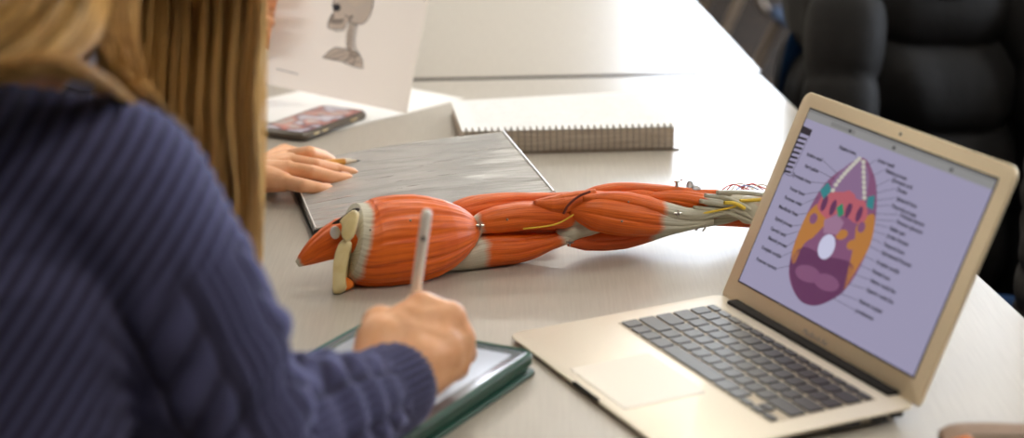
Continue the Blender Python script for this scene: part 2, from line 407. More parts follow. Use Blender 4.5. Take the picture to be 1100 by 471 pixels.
# lid : local frame (a, t, n)
lt_dir = -e2*math.cos(LID)+e3*math.sin(LID); ln = (e1.cross(lt_dir)).normalized()      # ln points to the viewer of the screen?
if ln.dot(Vector((0, 0, CH+TZ))-LO) < 0: ln = -ln
HO = LO+e2*HB+e3*.012
def lidX(a=0, t=0, n=0): return Matrix.Translation(HO+e1*a+lt_dir*t+ln*n) @ Matrix((e1, lt_dir, ln)).transposed().to_4x4()
LT = .2165
mb = MB(); pl = rrect(LW, LT-.001, .011, 6, 0, .001, rr=[.011, .011, .004, .004]); X = lidX()
k = len(pl); cc = Vector((LW/2, LT/2, 0)); rings = []
for ins, z in ((.004, -.0052), (.0012, -.0046), (0, -.003), (0, -.0006), (.0006, 0)):
    rings.append([X @ Vector((p[0]+(cc.x-p[0])*ins/.16, p[1]+(cc.y-p[1])*ins/.11, z)) for p in pl])
vs = [v for r in rings for v in r]
fs = [(a*k+i, a*k+(i+1) % k, (a+1)*k+(i+1) % k, (a+1)*k+i) for a in range(4) for i in range(k)]+[tuple(range(k))[::-1], tuple(range(4*k, 5*k))]
M['lid'] = noisemat('aluminium_lid_painted_reflection', (.84,.70,.49), (.87,.73,.52), 900, rough=.45, metal=.35)  # warm reflection on the camera-facing lid is mixed into its base colour
mb.add(vs, fs); lid = mb.build('lid', M['lid'], lt)
# thin gasket line round the rim
SX0, SX1, ST0, ST1 = .0192, LW-.0192, .022, .201
mb = MB(); mb.prism([(SX0-.0016, ST0-.0016), (SX1+.0016, ST0-.0016), (SX1+.0016, ST1+.0016), (SX0-.0016, ST1+.0016)], .0, .0003, lidX())
mb.build('screen_gasket', M['black'], lid)
SC = MB().prism([(SX0, ST0), (SX1, ST0), (SX1, ST1), (SX0, ST1)], .0002, .0005, lidX()).build('screen', glow('lit_page_background', (.31,.29,.42), .8), lt)
mb = MB(); mb.tube([lidX() @ Vector((LW/2, .2085, .0)), lidX() @ Vector((LW/2, .2085, .0003))], .0016, 12); mb.build('webcam', M['black'], lid)
mb = MB(); text_add(mb, 'MacBook Air', lidX(LW/2, .0075, .0003), .0075, align='CENTER'); mb.build('lettering', M['ink_grey'], lid)
def toscr(px, py):
    d = ray(px, py); o = Vector((0, 0, CH+TZ)); t = (HO-o).dot(ln)/d.dot(ln); q = o+d*t-HO
    return (q.dot(e1), q.dot(lt_dir))
def spoly(mb, pts, lv, mi=0):
    if len(pts) > 5 and len(pts) < 20:
        np_ = len(pts); r_ = []
        for i in range(np_):
            a, b, c, d = [Vector(pts[(i+q) % np_]) for q in (-1, 0, 1, 2)]
            for f in (0, .25, .5, .75): r_.append(.5*((2*b)+(c-a)*f+(2*a-5*b+4*c-d)*f*f+(3*b-a-3*c+d)*f**3))
        pts = r_
    q = [toscr(*p) for p in pts]
    mb.prism([(min(max(a, SX0), SX1), min(max(b, ST0), ST1)) for a, b in q], .0005, .0005+lv*.00006, lidX(), mi)
def sell(px, py, rx, ry, ang, n=20):
    a = math.radians(ang); return [(px+rx*math.cos(t)*math.cos(a)-ry*math.sin(t)*math.sin(a), py+rx*math.cos(t)*math.sin(a)+ry*math.sin(t)*math.cos(a)) for t in [2*PI*i/n for i in range(n)]]
mb = MB(); mb.prism([(SX0, .1915), (SX1, .1915), (SX1, ST1), (SX0, ST1)], .0005, .00056, lidX(), 0)
mb.prism([(SX0, .1985), (SX1, .1985), (SX1, ST1), (SX0, ST1)], .0005, .0006, lidX(), 1)
for a in (.09, .16, .245): mb.prism([(a, .1935), (a+.004, .1935), (a+.004, .1965), (a, .1965)], .0005, .00062, lidX(), 2)
mb.prism([(.06, .1932), (.10, .1932), (.10, .1972), (.06, .1972)], .0005, .0006, lidX(), 1)
mb.build('browser_toolbar', [glow('toolbar_grey', (.25,.25,.25), .8), glow('toolbar_dark', (.19,.19,.19), .8), glow('toolbar_mark', (.05,.05,.06), .5)], SC)
# skull seen from below
gm = [glow('plum_bone', (.20,.075,.16), .8), glow('deep_plum', (.11,.03,.09), .8), glow('ochre_bone', (.42,.17,.04), .8), glow('rose_bone', (.42,.10,.13), .8),
      glow('teal_bone', (.03,.20,.22), .8), glow('ivory_teeth', (.50,.48,.42), .8), glow('lilac_palate', (.22,.13,.24), .8), glow('page_hole', (.50,.50,.66), .85), glow('pale_mauve', (.30,.16,.26), .8), glow('green_vomer', (.02,.22,.12), .8)]
c2 = lambda X, Y: (830+X/2.138, 130+Y/2.138)
mb = MB()
spoly(mb, [c2(*q) for q in ((210,85),(232,120),(240,160),(238,220),(225,280),(200,340),(170,385),(130,415),(90,425),(55,402),(38,350),(50,285),(75,225),(100,175),(130,135),(170,105))], 1, 0)
spoly(mb, [c2(*q) for q in ((40,330),(70,290),(120,310),(185,330),(170,385),(130,415),(90,425),(55,402))], 2, 1)
spoly(mb, sell(*c2(82,352), 14, 9, 20), 3, 0); spoly(mb, sell(*c2(125,372), 14, 9, 20), 3, 0)
spoly(mb, [c2(*q) for q in ((88,205),(112,190),(128,225),(100,262),(72,285),(50,330),(46,300),(70,235))], 2, 2)
spoly(mb, [c2(*q) for q in ((225,215),(236,225),(225,285),(192,345),(165,388),(180,320),(190,270),(195,240))], 2, 2)
for X_, Y_ in ((112,235), (160,262), (185,285), (85,262)): spoly(mb, sell(*c2(X_, Y_), 7, 5, -30), 3, 2)
for X_, Y_ in ((95,225), (205,245)): spoly(mb, sell(*c2(X_, Y_), 4, 6, 20), 4, 0)
spoly(mb, [c2(*q) for q in ((128,160),(150,150),(180,160),(215,190),(215,228),(190,235),(170,220),(145,215),(125,225),(104,200),(112,178))], 3, 3)
for X_, Y_ in ((120,190), (140,200), (176,205), (200,215)): spoly(mb, sell(*c2(X_, Y_), 3, 9, 20), 4, 1)
spoly(mb, [c2(*q) for q in ((110,160),(128,142),(138,160),(118,182))], 4, 4)
spoly(mb, [c2(*q) for q in ((220,175),(236,172),(232,205),(216,198))], 4, 4)
spoly(mb, [c2(*q) for q in ((135,160),(150,125),(182,95),(208,92),(222,125),(216,175),(200,182),(170,165))], 4, 6)
for i in range(10):
    t = i/9; a = c2(140+60*t, 160-72*t**.8); spoly(mb, sell(a[0], a[1], 2.5, 2.1, -40, 8), 6, 5)
for i in range(8):
    t = i/7; a = c2(210+2*t, 95+82*t); spoly(mb, sell(a[0], a[1], 2.5, 2.1, 80, 8), 6, 5)
spoly(mb, [c2(*q) for q in ((160,165),(178,160),(192,172),(188,192),(158,186))], 5, 3)
spoly(mb, [c2(*q) for q in ((148,200),(162,190),(165,215),(152,222))], 5, 9)
spoly(mb, [c2(*q) for q in ((120,228),(150,215),(165,235),(150,262),(118,258))], 4, 8)
spoly(mb, sell(*c2(125,290), 8.5, 14, 20), 6, 7)
mb.build('skull_diagram', gm, SC)
# labels and leader lines
mb = MB()
def lab(px, py, s, al='RIGHT', size=.0050):
    a, t = toscr(px, py); text_add(mb, s, lidX(a, t, .0006), size, 0, al, .00020)
def lead(p, q):
    a = Vector((*toscr(*p), .0006)); b = Vector((*toscr(*q), .0006)); d = (b-a).normalized(); n_ = Vector((-d.y, d.x, 0))*.00022
    mb.add([lidX() @ v for v in (a-n_, b-n_, b+n_, a+n_)], [(0, 1, 2, 3)])
left = [(920,165,'Palatine bone',(918,185)),(884,172,'Incisive canal',(903,190)),(880,184,'Hard palate',(899,194)),(872,196,'Zygomatic bone',(893,198)),
        (865,209,'Vomer bone',(884,206)),(862,220,'Foramen ovale',(880,212)),(858,231,'Mandibular fossa',(877,228)),(852,243,'Styloid process',(872,241)),
        (845,253,'Carotid canal',(868,246)),(846,265,'Mastoid process',(860,255)),(840,276,'Occipital condyle',(858,268)),(835,289,'Foramen magnum',(853,285))]
for px, py, s, q in left: lab(px-1, py+2, s); lead((px, py), q)
right = [(942,172,'Incisor teeth',(932,178)),(950,183,'Palatine process',(937,190)),(957,193,'Zygomatic arch',(941,201)),(962,203,'Choana',(941,208)),
         (962,213,'Sphenoid bone',(940,216)),(957,221,'Pterygoid process',(940,222)),(966,231,'Foramen lacerum',(938,230)),(962,238,'Foramen spinosum',(937,236)),
         (955,245,'Basilar part',(935,240)),(952,253,'Jugular foramen',(934,247)),(948,262,'Temporal bone',(932,254)),(946,271,'Stylomastoid foramen',(930,262)),
         (940,281,'Occipital condyle',(926,274)),(936,291,'Parietal bone',(922,284)),(934,301,'Inferior nuchal line',(916,294)),(930,311,'Superior nuchal line',(908,304)),
         (922,323,'External occipital',(898,314)),(918,333,'protuberance',(890,318))]
for px, py, s, q in right: lab(px+1, py+2, s, 'LEFT'); lead((px, py), q)
lead(c2(125,290), (905,255))
mb.build('diagram_labels', glow('screen_text', (.03,.03,.05), .4), SC)
mb = MB()
q = [c2(*p) for p in ((60,8),(92,22),(42,128),(14,114))]
for i in range(4):
    a = Vector((*toscr(*q[i]), .0006)); b = Vector((*toscr(*q[(i+1) % 4]), .0006)); a.x = max(a.x, SX0+.0005); b.x = max(b.x, SX0+.0005)
    d = (b-a).normalized(); n_ = Vector((-d.y, d.x, 0))*.0003; mb.add([lidX() @ v for v in (a-n_, b-n_, b+n_, a+n_)], [(0,1,2,3)])
spoly(mb, [c2(*p) for p in ((62,8),(92,22),(86,36),(56,24))], 1)
for i in range(8):
    t = i/8; x = 58-t*42; y = 34+t*86
    spoly(mb, [c2(x, y), c2(x+22, y+7), c2(x+20, y+12), c2(x-2, y+5)], 1.5)
mb.build('side_menu', glow('menu_text', (.035,.03,.05), .4), SC)

# ------------------------------------------------------------------ arm muscle model
def ay(px): return 1.905+(px-370)*.00036
arm = thing('arm_muscle_model', 'orange anatomical arm muscle model lying across the table', 'anatomical model', (0, 1.97, TZ))
def spindle(name, pts, rad, t0=.0, t1=1., nu=70, nv=90, lobes=5, depth=.035, dy=0., squash=1., mt='muscle', seed=0, fine=.008, ends=.45, twist=0.):
    """pts: (px, py) axis points; rad: px radii along it; tendon outside t0..t1"""
    A = catmull([PD(p[0], p[1], ay(p[0])+dy+(p[2] if len(p) > 2 else 0)) for p in pts], nu)
    vs = []; ten = []; uv = []
    view = Vector((0, -CT, .35)).normalized(); rs = random.Random(seed); ph = [rs.random()*6.28 for _ in range(6)]
    for i in range(nu):
        u = i/(nu-1); t = (A[min(i+1, nu-1)]-A[max(i-1, 0)]).normalized()
        b = (view-t*view.dot(t)).normalized(); a = t.cross(b)
        rp = max(lerpl(rad, u), .4)*.00099
        for j in range(nv):
            v = 2*PI*j/nv+twist*u
            env = math.sin(PI*min(max(u, 0), 1))**.5*(.25+.75*min(1, u/max(t0*2, .01)))
            g = abs(math.sin(lobes*v/2+ph[0]+.5*math.sin(3*u+ph[1])))
            g2 = abs(math.sin(lobes*2.6*v/2+ph[2]+.4*math.sin(4*u+ph[3])))
            r = rp*(1-env*(depth*(1-g)**3*2.2+depth*.5*(1-g2)**3)+fine*env*math.sin(37*v+3*math.sin(5*u+ph[4])))
            vs.append(A[i]+a*r*math.cos(v)+b*r*squash*math.sin(v))
            w = .08*math.sin(3*v+ph[5])+.05*math.sin(7*v+ph[1])
            k0 = (t0-u)/.05 if t0 > 0 else -9; k1 = (u-t1)/.05 if t1 < 1 else -9
            ten.append(min(max(max(k0, k1)*.5+.5+w*1.2, 0), 1.)); uv.append((u, j/nv))
    for v_ in vs: v_.z = max(v_.z, TZ+.0004)
    n = nv
    fs = [(i*n+j, i*n+(j+1) % n, (i+1)*n+(j+1) % n, (i+1)*n+j) for i in range(nu-1) for j in range(n)]+[tuple(range(n))[::-1], tuple(range((nu-1)*n, nu*n))]
    me = new_mesh(name, vs, fs, M[mt]); fattr(me, 'tendon', ten)
    ul = me.uv_layers.new(name='UVMap'); d = np.zeros((len(me.loops), 2)); k = 0
    for p in me.polygons:
        for li in p.loop_indices:
            vi = me.loops[li].vertex_index; q = uv[vi]; d[li] = q
        if len(p.vertices) == 4:
            ls = list(p.loop_indices)
            if max(d[l][1] for l in ls)-min(d[l][1] for l in ls) > .5:
                for l in ls:
                    if d[l][1] < .5: d[l][1] += 1
    ul.data.foreach_set('uv', d.ravel())
    return link(name, me, arm)
def arc(r0, rm, r1, n=9, p=.6): return [r0*(1-t)+r1*t+(rm-(r0+r1)/2)*math.sin(PI*t)**p for t in [i/(n-1) for i in range(n)]]
spindle('deltoid_muscle', [(376,259),(398,262),(430,258.5),(465,254),(495,249),(517,246)], [39,43,46,47.5,47.5,46,42,36,27.5,18,5], t0=.08, t1=.95, lobes=11, depth=.034, seed=3, nu=100, nv=160, squash=.92)
spindle('upper_back_muscle', [(478,236,.012),(505,226,.016),(545,220,.018),(590,218,.016),(640,210,.012)], [10,14,15,14,13,12,9,3], t0=0, lobes=5, dy=.02, seed=4, twist=1.2, depth=.05)
spindle('biceps_muscle', [(503,243),(530,237),(565,232),(598,233),(622,238)], [5,12,15,15.5,15,14,11,4], t0=.11, t1=.93, lobes=4, seed=5, depth=.05)
spindle('elbow_flexor_muscle', [(574,218),(595,220),(615,216),(640,207)], [3,9,11,9,4], lobes=4, dy=-.006, seed=6, depth=.06)
spindle('triceps_muscle', [(470,284),(495,276),(525,268.5),(560,266),(595,259),(621,253)], [7,12,16,18,18.5,17,14,9,7,4], t0=.36, t1=.85, lobes=7, seed=7, dy=.002, depth=.05)
spindle('elbow_tendon', [(598,254),(618,247),(645,240),(672,236)], [6,10,11,9,4], t0=.99, lobes=5, dy=.004, seed=8)
spindle('long_forearm_extensor', [(622,211,.006),(660,203.5,.008),(700,204,.008),(742,207.5,.006)], [4,7,7.2,7,6.6,6,5.5], lobes=3, seed=9, depth=.03, fine=.004)
spindle('forearm_strap', [(730,209,.008),(760,208,.008),(785,208,.008)], [5,5,4.5,3], lobes=2, seed=10, t1=.72)
spindle('middle_forearm_muscle', [(655,213),(690,213),(715,221),(745,229)], [7,10,11,8,3], lobes=4, seed=11, dy=.004, t1=.70)
spindle('brachioradialis_muscle', [(611,224),(635,226),(670,231),(705,236),(735,239),(765,236)], [6,15,21.5,23,22.5,19.5,15,11,8,5], t1=.60, lobes=6, depth=.06, seed=12, dy=-.006, nu=90, nv=130)
spindle('outer_forearm_muscle', [(625,214),(660,215),(690,221),(718,227),(745,230),(775,226)], [4,8.5,11,11.5,10,8,6,3], t1=.55, lobes=3, depth=.05, seed=13, dy=-.012)
spindle('wrist_flexor_muscle', [(695,212),(725,213.5),(755,218),(785,224),(815,233)], [5,8,10,10.5,10,8,5], t1=.50, lobes=5, seed=14, dy=.0, depth=.06)
spindle('lower_forearm_muscle', [(610,261),(640,259),(675,256),(715,248),(760,240),(815,232)], [4,10,12,11.5,9,6,4.5,4,4], t1=.52, lobes=4, seed=15, dy=.004, depth=.05, mt='muscle2')
spindle('deep_wrist_muscle', [(735,236),(765,237),(795,236),(830,236)], [3,5,7,9,9], lobes=4, seed=16, dy=.008, mt='muscle2')
spindle('wrist_core', [(700,226),(740,224),(780,222),(830,222)], [10,13,13,15,16], t0=.99, lobes=6, seed=17, dy=.012, depth=.05)
# tendon cords that fan over the wrist
for k, (pts, r, tn) in enumerate([([(757,210),(780,213),(800,222),(818,233)], 2.6, 1), ([(752,216),(778,221),(800,230),(816,240)], 2.8, 1), ([(745,223),(775,227),(796,234),(815,243)], 2.4, 1),
                    ([(770,207),(795,207),(825,210)], 2.6, 1), ([(735,238),(765,232),(790,226),(825,222)], 2.2, 1)]):
    spindle('wrist_tendon', [(a, b) for a, b in pts], [r*.9, r, r, r*.9], t0=.99 if tn else 0, lobes=2, seed=20+k, dy=-.014, nu=30, nv=20)
def cord(name, pts, r, mt, dy=-.012, par=None):
    MB().tube(catmull([PD(p[0], p[1], ay(p[0])+dy+(p[2] if len(p) > 2 else 0)) for p in pts], 40), r*.00099, 8).build(name, M[mt], par or arm)
cord('nerve', [(562,246,-.004),(585,243.5,-.006),(600,240,-.008),(616,231,-.006)], .9, 'nerve', -.010)
cord('nerve', [(734,232),(750,230),(768,227),(790,222)], 1.3, 'nerve', -.017)
cord('nerve', [(778,218),(790,219),(800,224)], 2.2, 'nerve', -.019)
cord('nerve', [(795,216),(810,215),(828,214)], 2., 'nerve', -.012)
for k in range(7):
    a = 776+k*5
    cord('finger_vessel', [(a, 204), (a+6, 200-(k % 3)*1.2), (a+14, 198.5+(k % 2)*1.5), (a+24, 204)], .65, ('vessel_red', 'vessel_red', 'wood', 'vessel_blue')[k % 4], .01+.003*(k % 3))
# dark cords painted in for the shade in clefts between bellies
M['cleft_shade'] = mat('dark_red_cleft_shade', (.16,.02,.008), .7)
cord('cleft_shade', [(605,230),(611,220),(622,211),(634,206)], 1.4, 'cleft_shade', -.0225)
cord('cleft_shade', [(733,211.5),(745,211.5)], 1.2, 'cleft_shade', -.004)
spindle('inner_arm_muscle', [(508,252),(540,249),(575,248),(606,248)], [6,8,8,7,5], lobes=3, dy=.012, seed=41, mt='muscle2', depth=.04)
# shoulder blade end
spindle('shoulder_muscle', [(319,284),(332,275),(348,265),(366,256),(378,250)], [3.5,9,14,18,20,18], t0=.07, lobes=5, depth=.06, seed=30, dy=-.004)
def slab(name, pts, dy, th, mt, z=None):
    np_ = len(pts); ring = []
    for i in range(np_):
        a, b, c, d = [Vector(pts[(i+q) % np_]) for q in (-1, 0, 1, 2)]
        for f in (0, .34, .67): w = .5*((2*b)+(c-a)*f+(2*a-5*b+4*c-d)*f*f+(3*b-a-3*c+d)*f**3); ring.append(PD(w.x, w.y, ay(w.x)+dy))
    mb = MB(); k = len(ring); d = Vector((0, CT, -.3)).normalized()*th; c = sum(ring, Vector())/k
    layers = [[c+(q-c)*.80 for q in ring], [c+(q-c)*.93+d*.02 for q in ring], [q+d*.12 for q in ring], [q+d*.8 for q in ring], [c+(q-c)*.9+d for q in ring]]
    vs = [v for l in layers for v in l]
    for v_ in vs: v_.z = max(v_.z, TZ+.0004)
    fs = [(a*k+i, a*k+(i+1) % k, (a+1)*k+(i+1) % k, (a+1)*k+i) for a in range(4) for i in range(k)]+[tuple(range(k))[::-1], tuple(range(4*k, 5*k))]
    mb.add(vs, fs); o = mb.build(name, M[mt], arm, auto=False)
    o.data.polygons.foreach_set('use_smooth', [True]*len(o.data.polygons)); o.data.set_sharp_from_angle(angle=math.radians(60)); return o
slab('shoulder_blade_bone', [(365,237),(378,226),(384,229),(382,243),(378,255),(371,260),(366,252),(367,243)], -.042, .03, 'bone')
slab('collar_bone', [(369,257),(377,262),(373,280),(371,300),(371,312),(358,316),(357,300),(358,280),(362,265)], -.038, .03, 'bone')
slab('bone_shadow_rim', [(356,241),(366,234),(379,224.5),(386,224),(384,228),(370,238)], -.034, .006, 'rim_shade')  # dark slab painted in as shadow behind the bone edge
slab('lower_muscle_tip', [(368,298),(378,302),(379,309),(369,312)], -.03, .02, 'muscle2' if False else 'orange')
MB().ball(PD(360,250,ay(360)-.0235), (.0052,.003,.0068)).build('bone_socket', M['white_plastic'], arm, smooth=True)
# screws, clips and pins
def clip(px, py, dy, kind=0):
    c = PD(px, py, ay(px)+dy); mb = MB()
    if kind == 0:
        mb.tube([c, c+Vector((0, -.006, .002))], .0016, 10); mb.tube([c+Vector((-.004, -.005, .002)), c+Vector((.004, -.005, .002))], .0009, 8); mb.tube([c+Vector((0, -.005, -.003)), c+Vector((0, -.005, .005))], .0009, 8)
    elif kind == 1:
        mb.tube([c+Vector((0,0,-.006)), c+Vector((0,0,.004))], .0016, 10); mb.tube([c+Vector((0,0,.004)), c+Vector((0,0,.0055))], .0036, 12); mb.tube([c+Vector((.001,0,.004)), c+Vector((.006,0,.006))], .0007, 6)
    else:
        mb.tube(catmull([c+Vector((-.004,0,-.001)), c+Vector((.002,-.002,.004)), c+Vector((.006,-.002,-.001)), c+Vector((.003,0,-.007))], 14), .0009, 8); mb.ball(c+Vector((-.004,0,-.005)), .0018)
    mb.build('metal_clip', M['steel'], arm)
clip(516,243,-.010); clip(612,261,-.016); clip(728,230,-.020); clip(727,199,.006,1); clip(752,242,-.008,2)
for px, py, dy in ((398,247,-.041),(441,237,-.043),(545,236,-.0165),(668,238,-.0295),(675,217,-.022),(703,216,-.016)):
    MB().ball(PD(px, py, ay(px)+dy), .0013).build('rivet', M['wire'], arm, smooth=True)
MB().ball(PD(741,200,ay(741)+.01), (.004,.003,.006)).ball(PD(747,203,ay(747)+.01), (.006,.004,.004)).build('clear_pin', M['clear'], arm, smooth=True)
# hand behind the laptop lid
hb = MB(); w0 = PD(822,224,ay(822)); hd = Vector((.93,.36,-.04)).normalized(); sd = hd.cross(e3).normalized()
w0.z = TZ+.033
chain(hb, [w0-hd*.02, w0+hd*.03, w0+hd*.075], [.016,.017,.015])
for k, (off, ln_) in enumerate(((-.028,.062),(-.010,.072),(.009,.068),(.026,.052))):
    b0 = w0+hd*.07+sd*off*.8; b0.z = TZ+.030
    cap(hb, w0+hd*.02+sd*off*.4, .012, b0, .010)
    chain(hb, [b0, b0+hd*ln_*.5+sd*off*.15-e3*.004, b0+hd*ln_*.8+sd*off*.2-e3*.010, b0+hd*ln_+sd*off*.2-e3*.018], [.009,.008,.007,.006])
chain(hb, [w0+sd*.015, w0+hd*.04+sd*.045, w0+hd*.07+sd*.056-e3*.006], [.013,.010,.008])
me = blob(hb, .0022, 3); me.materials.append(M['muscle2']); me.polygons.foreach_set('use_smooth', [True]*len(me.polygons))
vv = verts_np(me); s_ = (vv-np.array(w0)) @ np.array(hd); fattr(me, 'tendon', np.clip((.03-s_)/.05+.3*np.sin(vv[:, 1]*600), 0, 1)); link('hand', me, arm)

# ------------------------------------------------------------------ binder
TR = P(540,141,.045); BR = P(596,208,.045); TL = P(308,178,.013); BL = P(338,250,.013)
BRx = BR; rl = (BR-TR); BR = TR+rl*.98; BL = TL+(BL-TL)*.96
bt = thing('ring_binder', 'black ring binder under a wrinkled clear plastic cover', 'binder', (0, 0, 0))
bt.location = ((TR.x+BL.x)/2, (TR.y+BL.y)/2, TZ)
def grid_sheet(name, c4, nu, nv, th, hfun, mt, parent, uvs=False):
    vs = []
    for lay in (0, 1):
        for i in range(nu+1):
            for j in range(nv+1):
                u = i/nu; v = j/nv
                p = (c4[0]*(1-u)+c4[1]*u)*(1-v)+(c4[3]*(1-u)+c4[2]*u)*v
                vs.append(p+Vector((0, 0, hfun(u, v)-lay*th)))
    K = (nu+1)*(nv+1); idx = lambda i, j, l: l*K+i*(nv+1)+j; fs = []
    for i in range(nu):
        for j in range(nv):
            fs.append((idx(i,j,0), idx(i+1,j,0), idx(i+1,j+1,0), idx(i,j+1,0))); fs.append((idx(i,j,1), idx(i,j+1,1), idx(i+1,j+1,1), idx(i+1,j,1)))
    for i in range(nu):
        for j in (0, nv): fs.append((idx(i,j,0), idx(i,j,1), idx(i+1,j,1), idx(i+1,j,0)))
    for j in range(nv):
        for i in (0, nu): fs.append((idx(i,j,0), idx(i,j+1,0), idx(i,j+1,1), idx(i,j,1)))
    me = new_mesh(name, vs, fs, mt); me.set_sharp_from_angle(angle=math.radians(40)); return link(name, me, parent)
bulge = lambda u, v: .004*math.sin(PI*u)+.0012*math.sin(9*v+4*u)*math.sin(PI*u)
c4 = [TL, TR, BR, BL]
dn = Vector((0, 0, -.0012))
grid_sheet('front_cover', [q+dn for q in c4], 20, 20, .0026, bulge, M['black'], bt)
ctr = sum(c4, Vector())/4
grid_sheet('plastic_overlay', [q+(ctr-q)*.012 for q in c4], 60, 60, .0010, lambda u, v: bulge(u, v)+.0006*mnoise.noise(Vector((u*4, v*26+u*3, 0))), M['overlay'], bt)
low = [Vector((q.x, q.y, TZ+.0032)) for q in c4]
grid_sheet('back_cover', low, 2, 2, .0028, lambda u, v: 0, M['black'], bt)
sp = MB(); o_ = (TR-TL).normalized()*.0; 
sp.add([Vector((TR.x, TR.y, TZ+.001)), Vector((BR.x, BR.y, TZ+.001)), BR+dn, TR+dn]+[q+Vector((.003, .0006, 0)) for q in (Vector((TR.x, TR.y, TZ+.001)), Vector((BR.x, BR.y, TZ+.001)), BR+dn, TR+dn)],
       [(0,1,2,3), (4,7,6,5), (0,4,5,1), (1,5,6,2), (2,6,7,3), (3,7,4,0)]); sp.build('spine', M['black'], bt)
pg = MB(); q = [TL+(ctr-TL)*.06, TR+(ctr-TR)*.06, BR+(ctr-BR)*.06, BL+(ctr-BL)*.06]
pg.add([Vector((v.x, v.y, TZ+.0035)) for v in q]+[v+Vector((0,0,-.006)) for v in q], [(0,3,2,1), (4,5,6,7), (0,1,5,4), (1,2,6,5), (2,3,7,6), (3,0,4,7)]); pg.build('page_stack', M['pagepink'], bt)
ed = MB(); ed.tube([TR+Vector((0,0,.0006)), BR+Vector((0,0,.0006))], .0011, 8); ed.build('welded_seam', M['white_plastic'], bt)
ed = MB(); ed.tube([TL+(ctr-TL)*.02+Vector((0,0,.001)), BL+(ctr-BL)*.02+Vector((0,0,.001))], .0009, 8); ed.build('welded_seam', M['white_plastic'], bt)

# ------------------------------------------------------------------ spiral notebook
NH = .030; a6 = math.radians(5.5); nx = Vector((math.cos(a6), math.sin(a6), 0)); ny = Vector((-math.sin(a6), math.cos(a6), 0))
FR_ = P(727,137,NH); FR_.z = TZ; NW, ND = .276, .222
FL_ = FR_-nx*NW; BL_ = FL_+ny*ND; BR_ = FR_+ny*ND
nb = thing('spiral_notebook', 'thick wire-bound notebook with a white written page on top', 'notebook', (FL_+BR_)/2)
pb = MB(); lv = []
zz = {0: NH-.002, 1: NH-.002, 2: NH-.0045, 3: .0155}
q = [FL_+nx*.002+ny*.006, FR_-nx*.002+ny*.006, BR_-nx*.002, BL_+nx*.002]
pb.add([v+Vector((0,0,.002)) for v in q]+[v+Vector((0,0,zz[i])) for i, v in enumerate(q)], [(0,3,2,1), (4,5,6,7), (0,1,5,4), (1,2,6,5), (2,3,7,6), (3,0,4,7)])
pb.build('page_block', M['pagepink'], nb)
MB().prism([(v.x, v.y) for v in (FL_, FR_+nx*.004, BR_+nx*.004, BL_)], TZ+.0002, TZ+.002).build('back_cover', M['wire'], nb)
q = [FL_+ny*.004, FR_+ny*.004, BR_, BL_]
grid_sheet('top_page', [q[3]+Vector((0,0,.0205)), q[2]+Vector((0,0,NH)), q[1]+Vector((0,0,NH)), q[0]+Vector((0,0,NH))], 10, 10, .0006, lambda u, v: .0, M['paper'], nb)
def nbp(u, v):                      # point on the top page
    p = q[0]*(1-u)*(1-v)+q[1]*u*(1-v)+q[2]*u*v+q[3]*(1-u)*v
    return p+Vector((0, 0, NH*(1-(1-u)*v)+.0205*(1-u)*v+.0003))
wr = MB()
for r in range(19):
    v = .12+r*.043; u = .08
    while u < .9:
        w_ = random.uniform(.008, .035)
        if random.random() < .72: a, b = nbp(u, v), nbp(u+w_, v); h = ny*random.uniform(.0008, .0016); wr.add([a, b, b+h, a+h], [(0,1,2,3)])
        u += w_+.008
wr.build('handwriting', M['faint'], nb)
ho = MB()
NC = 33
for i in range(NC):
    u = (i+.7)/NC*.985; p = FL_+nx*NW*u+ny*.0065+Vector((0,0,NH+.00035)); ho.box(p, (.0038,.004,.0003), Matrix.Rotation(a6, 3, 'Z'))
ho.build('punched_hole', M['ink_grey'], nb)
co = MB(); cp = []
for i in range(NC):
    u = (i+.7)/NC*.985; b0 = FL_+nx*NW*u; R_ = NH*.5+.0025
    pts = []
    for k in range(19):
        a = 2*PI*k/18; pts.append(b0+ny*(.0045+.0070*math.cos(a))+nx*(.0016*(k/18-.5))+Vector((0, 0, NH*.5+.0022+R_*math.sin(a))))
    co.tube(pts, .00062, 6, cap=False)
co.build('wire_coil', M['wire'], nb)

# ------------------------------------------------------------------ tablet with green folio, stylus
TZt = .019
cF = P(393,345,TZt); cR = P(576,378,TZt); sv = (cR-cF); sv.z = 0; tw = sv.length; sx = sv.normalized(); sy = Vector((sx.y, -sx.x, 0))
if sy.y > 0: sy = -sy
tl = .253
cF.z = TZ; org = cF
RT = Matrix((sx, -sy, e3)).transposed(); XT = Matrix.Translation(org+sy*tl) @ RT.to_4x4()     # local x across, y from near to far
tb = thing('tablet', 'tablet in a dark green folio case under the writing hand', 'tablet', org+sx*tw/2+sy*tl/2)
def slabr(name, x0, y0, w_, d_, r, z0, z1, mt, par=tb, bev=.0008):
    pl = rrect(w_, d_, r, 5, x0, y0); mb = MB(); k = len(pl); c = Vector((x0+w_/2, y0+d_/2, 0)); rings = []
    for ins, z in ((bev, z0), (0, z0+bev), (0, z1-bev), (bev, z1)):
        rings.append([XT @ Vector((p[0]+(c.x-p[0])*ins/(w_/2), p[1]+(c.y-p[1])*ins/(d_/2), z)) for p in pl])
    vs = [v for rr in rings for v in rr]
    fs = [(a*k+i, a*k+(i+1) % k, (a+1)*k+(i+1) % k, (a+1)*k+i) for a in range(3) for i in range(k)]+[tuple(range(k))[::-1], tuple(range(3*k, 4*k))]
    mb.add(vs, fs); return mb.build(name, M[mt] if isinstance(mt, str) else mt, par)
slabr('folio_cover', -.001, -.004, tw+.004, tl+.002, .009, 0, .004, 'green')
slabr('folio_fold', .0, -.001, tw-.002, tl-.004, .009, .0045, .0075, 'green2')
case = slabr('case_shell', 0, 0, tw, tl, .010, .008, TZt-.0004, 'green', bev=.002)
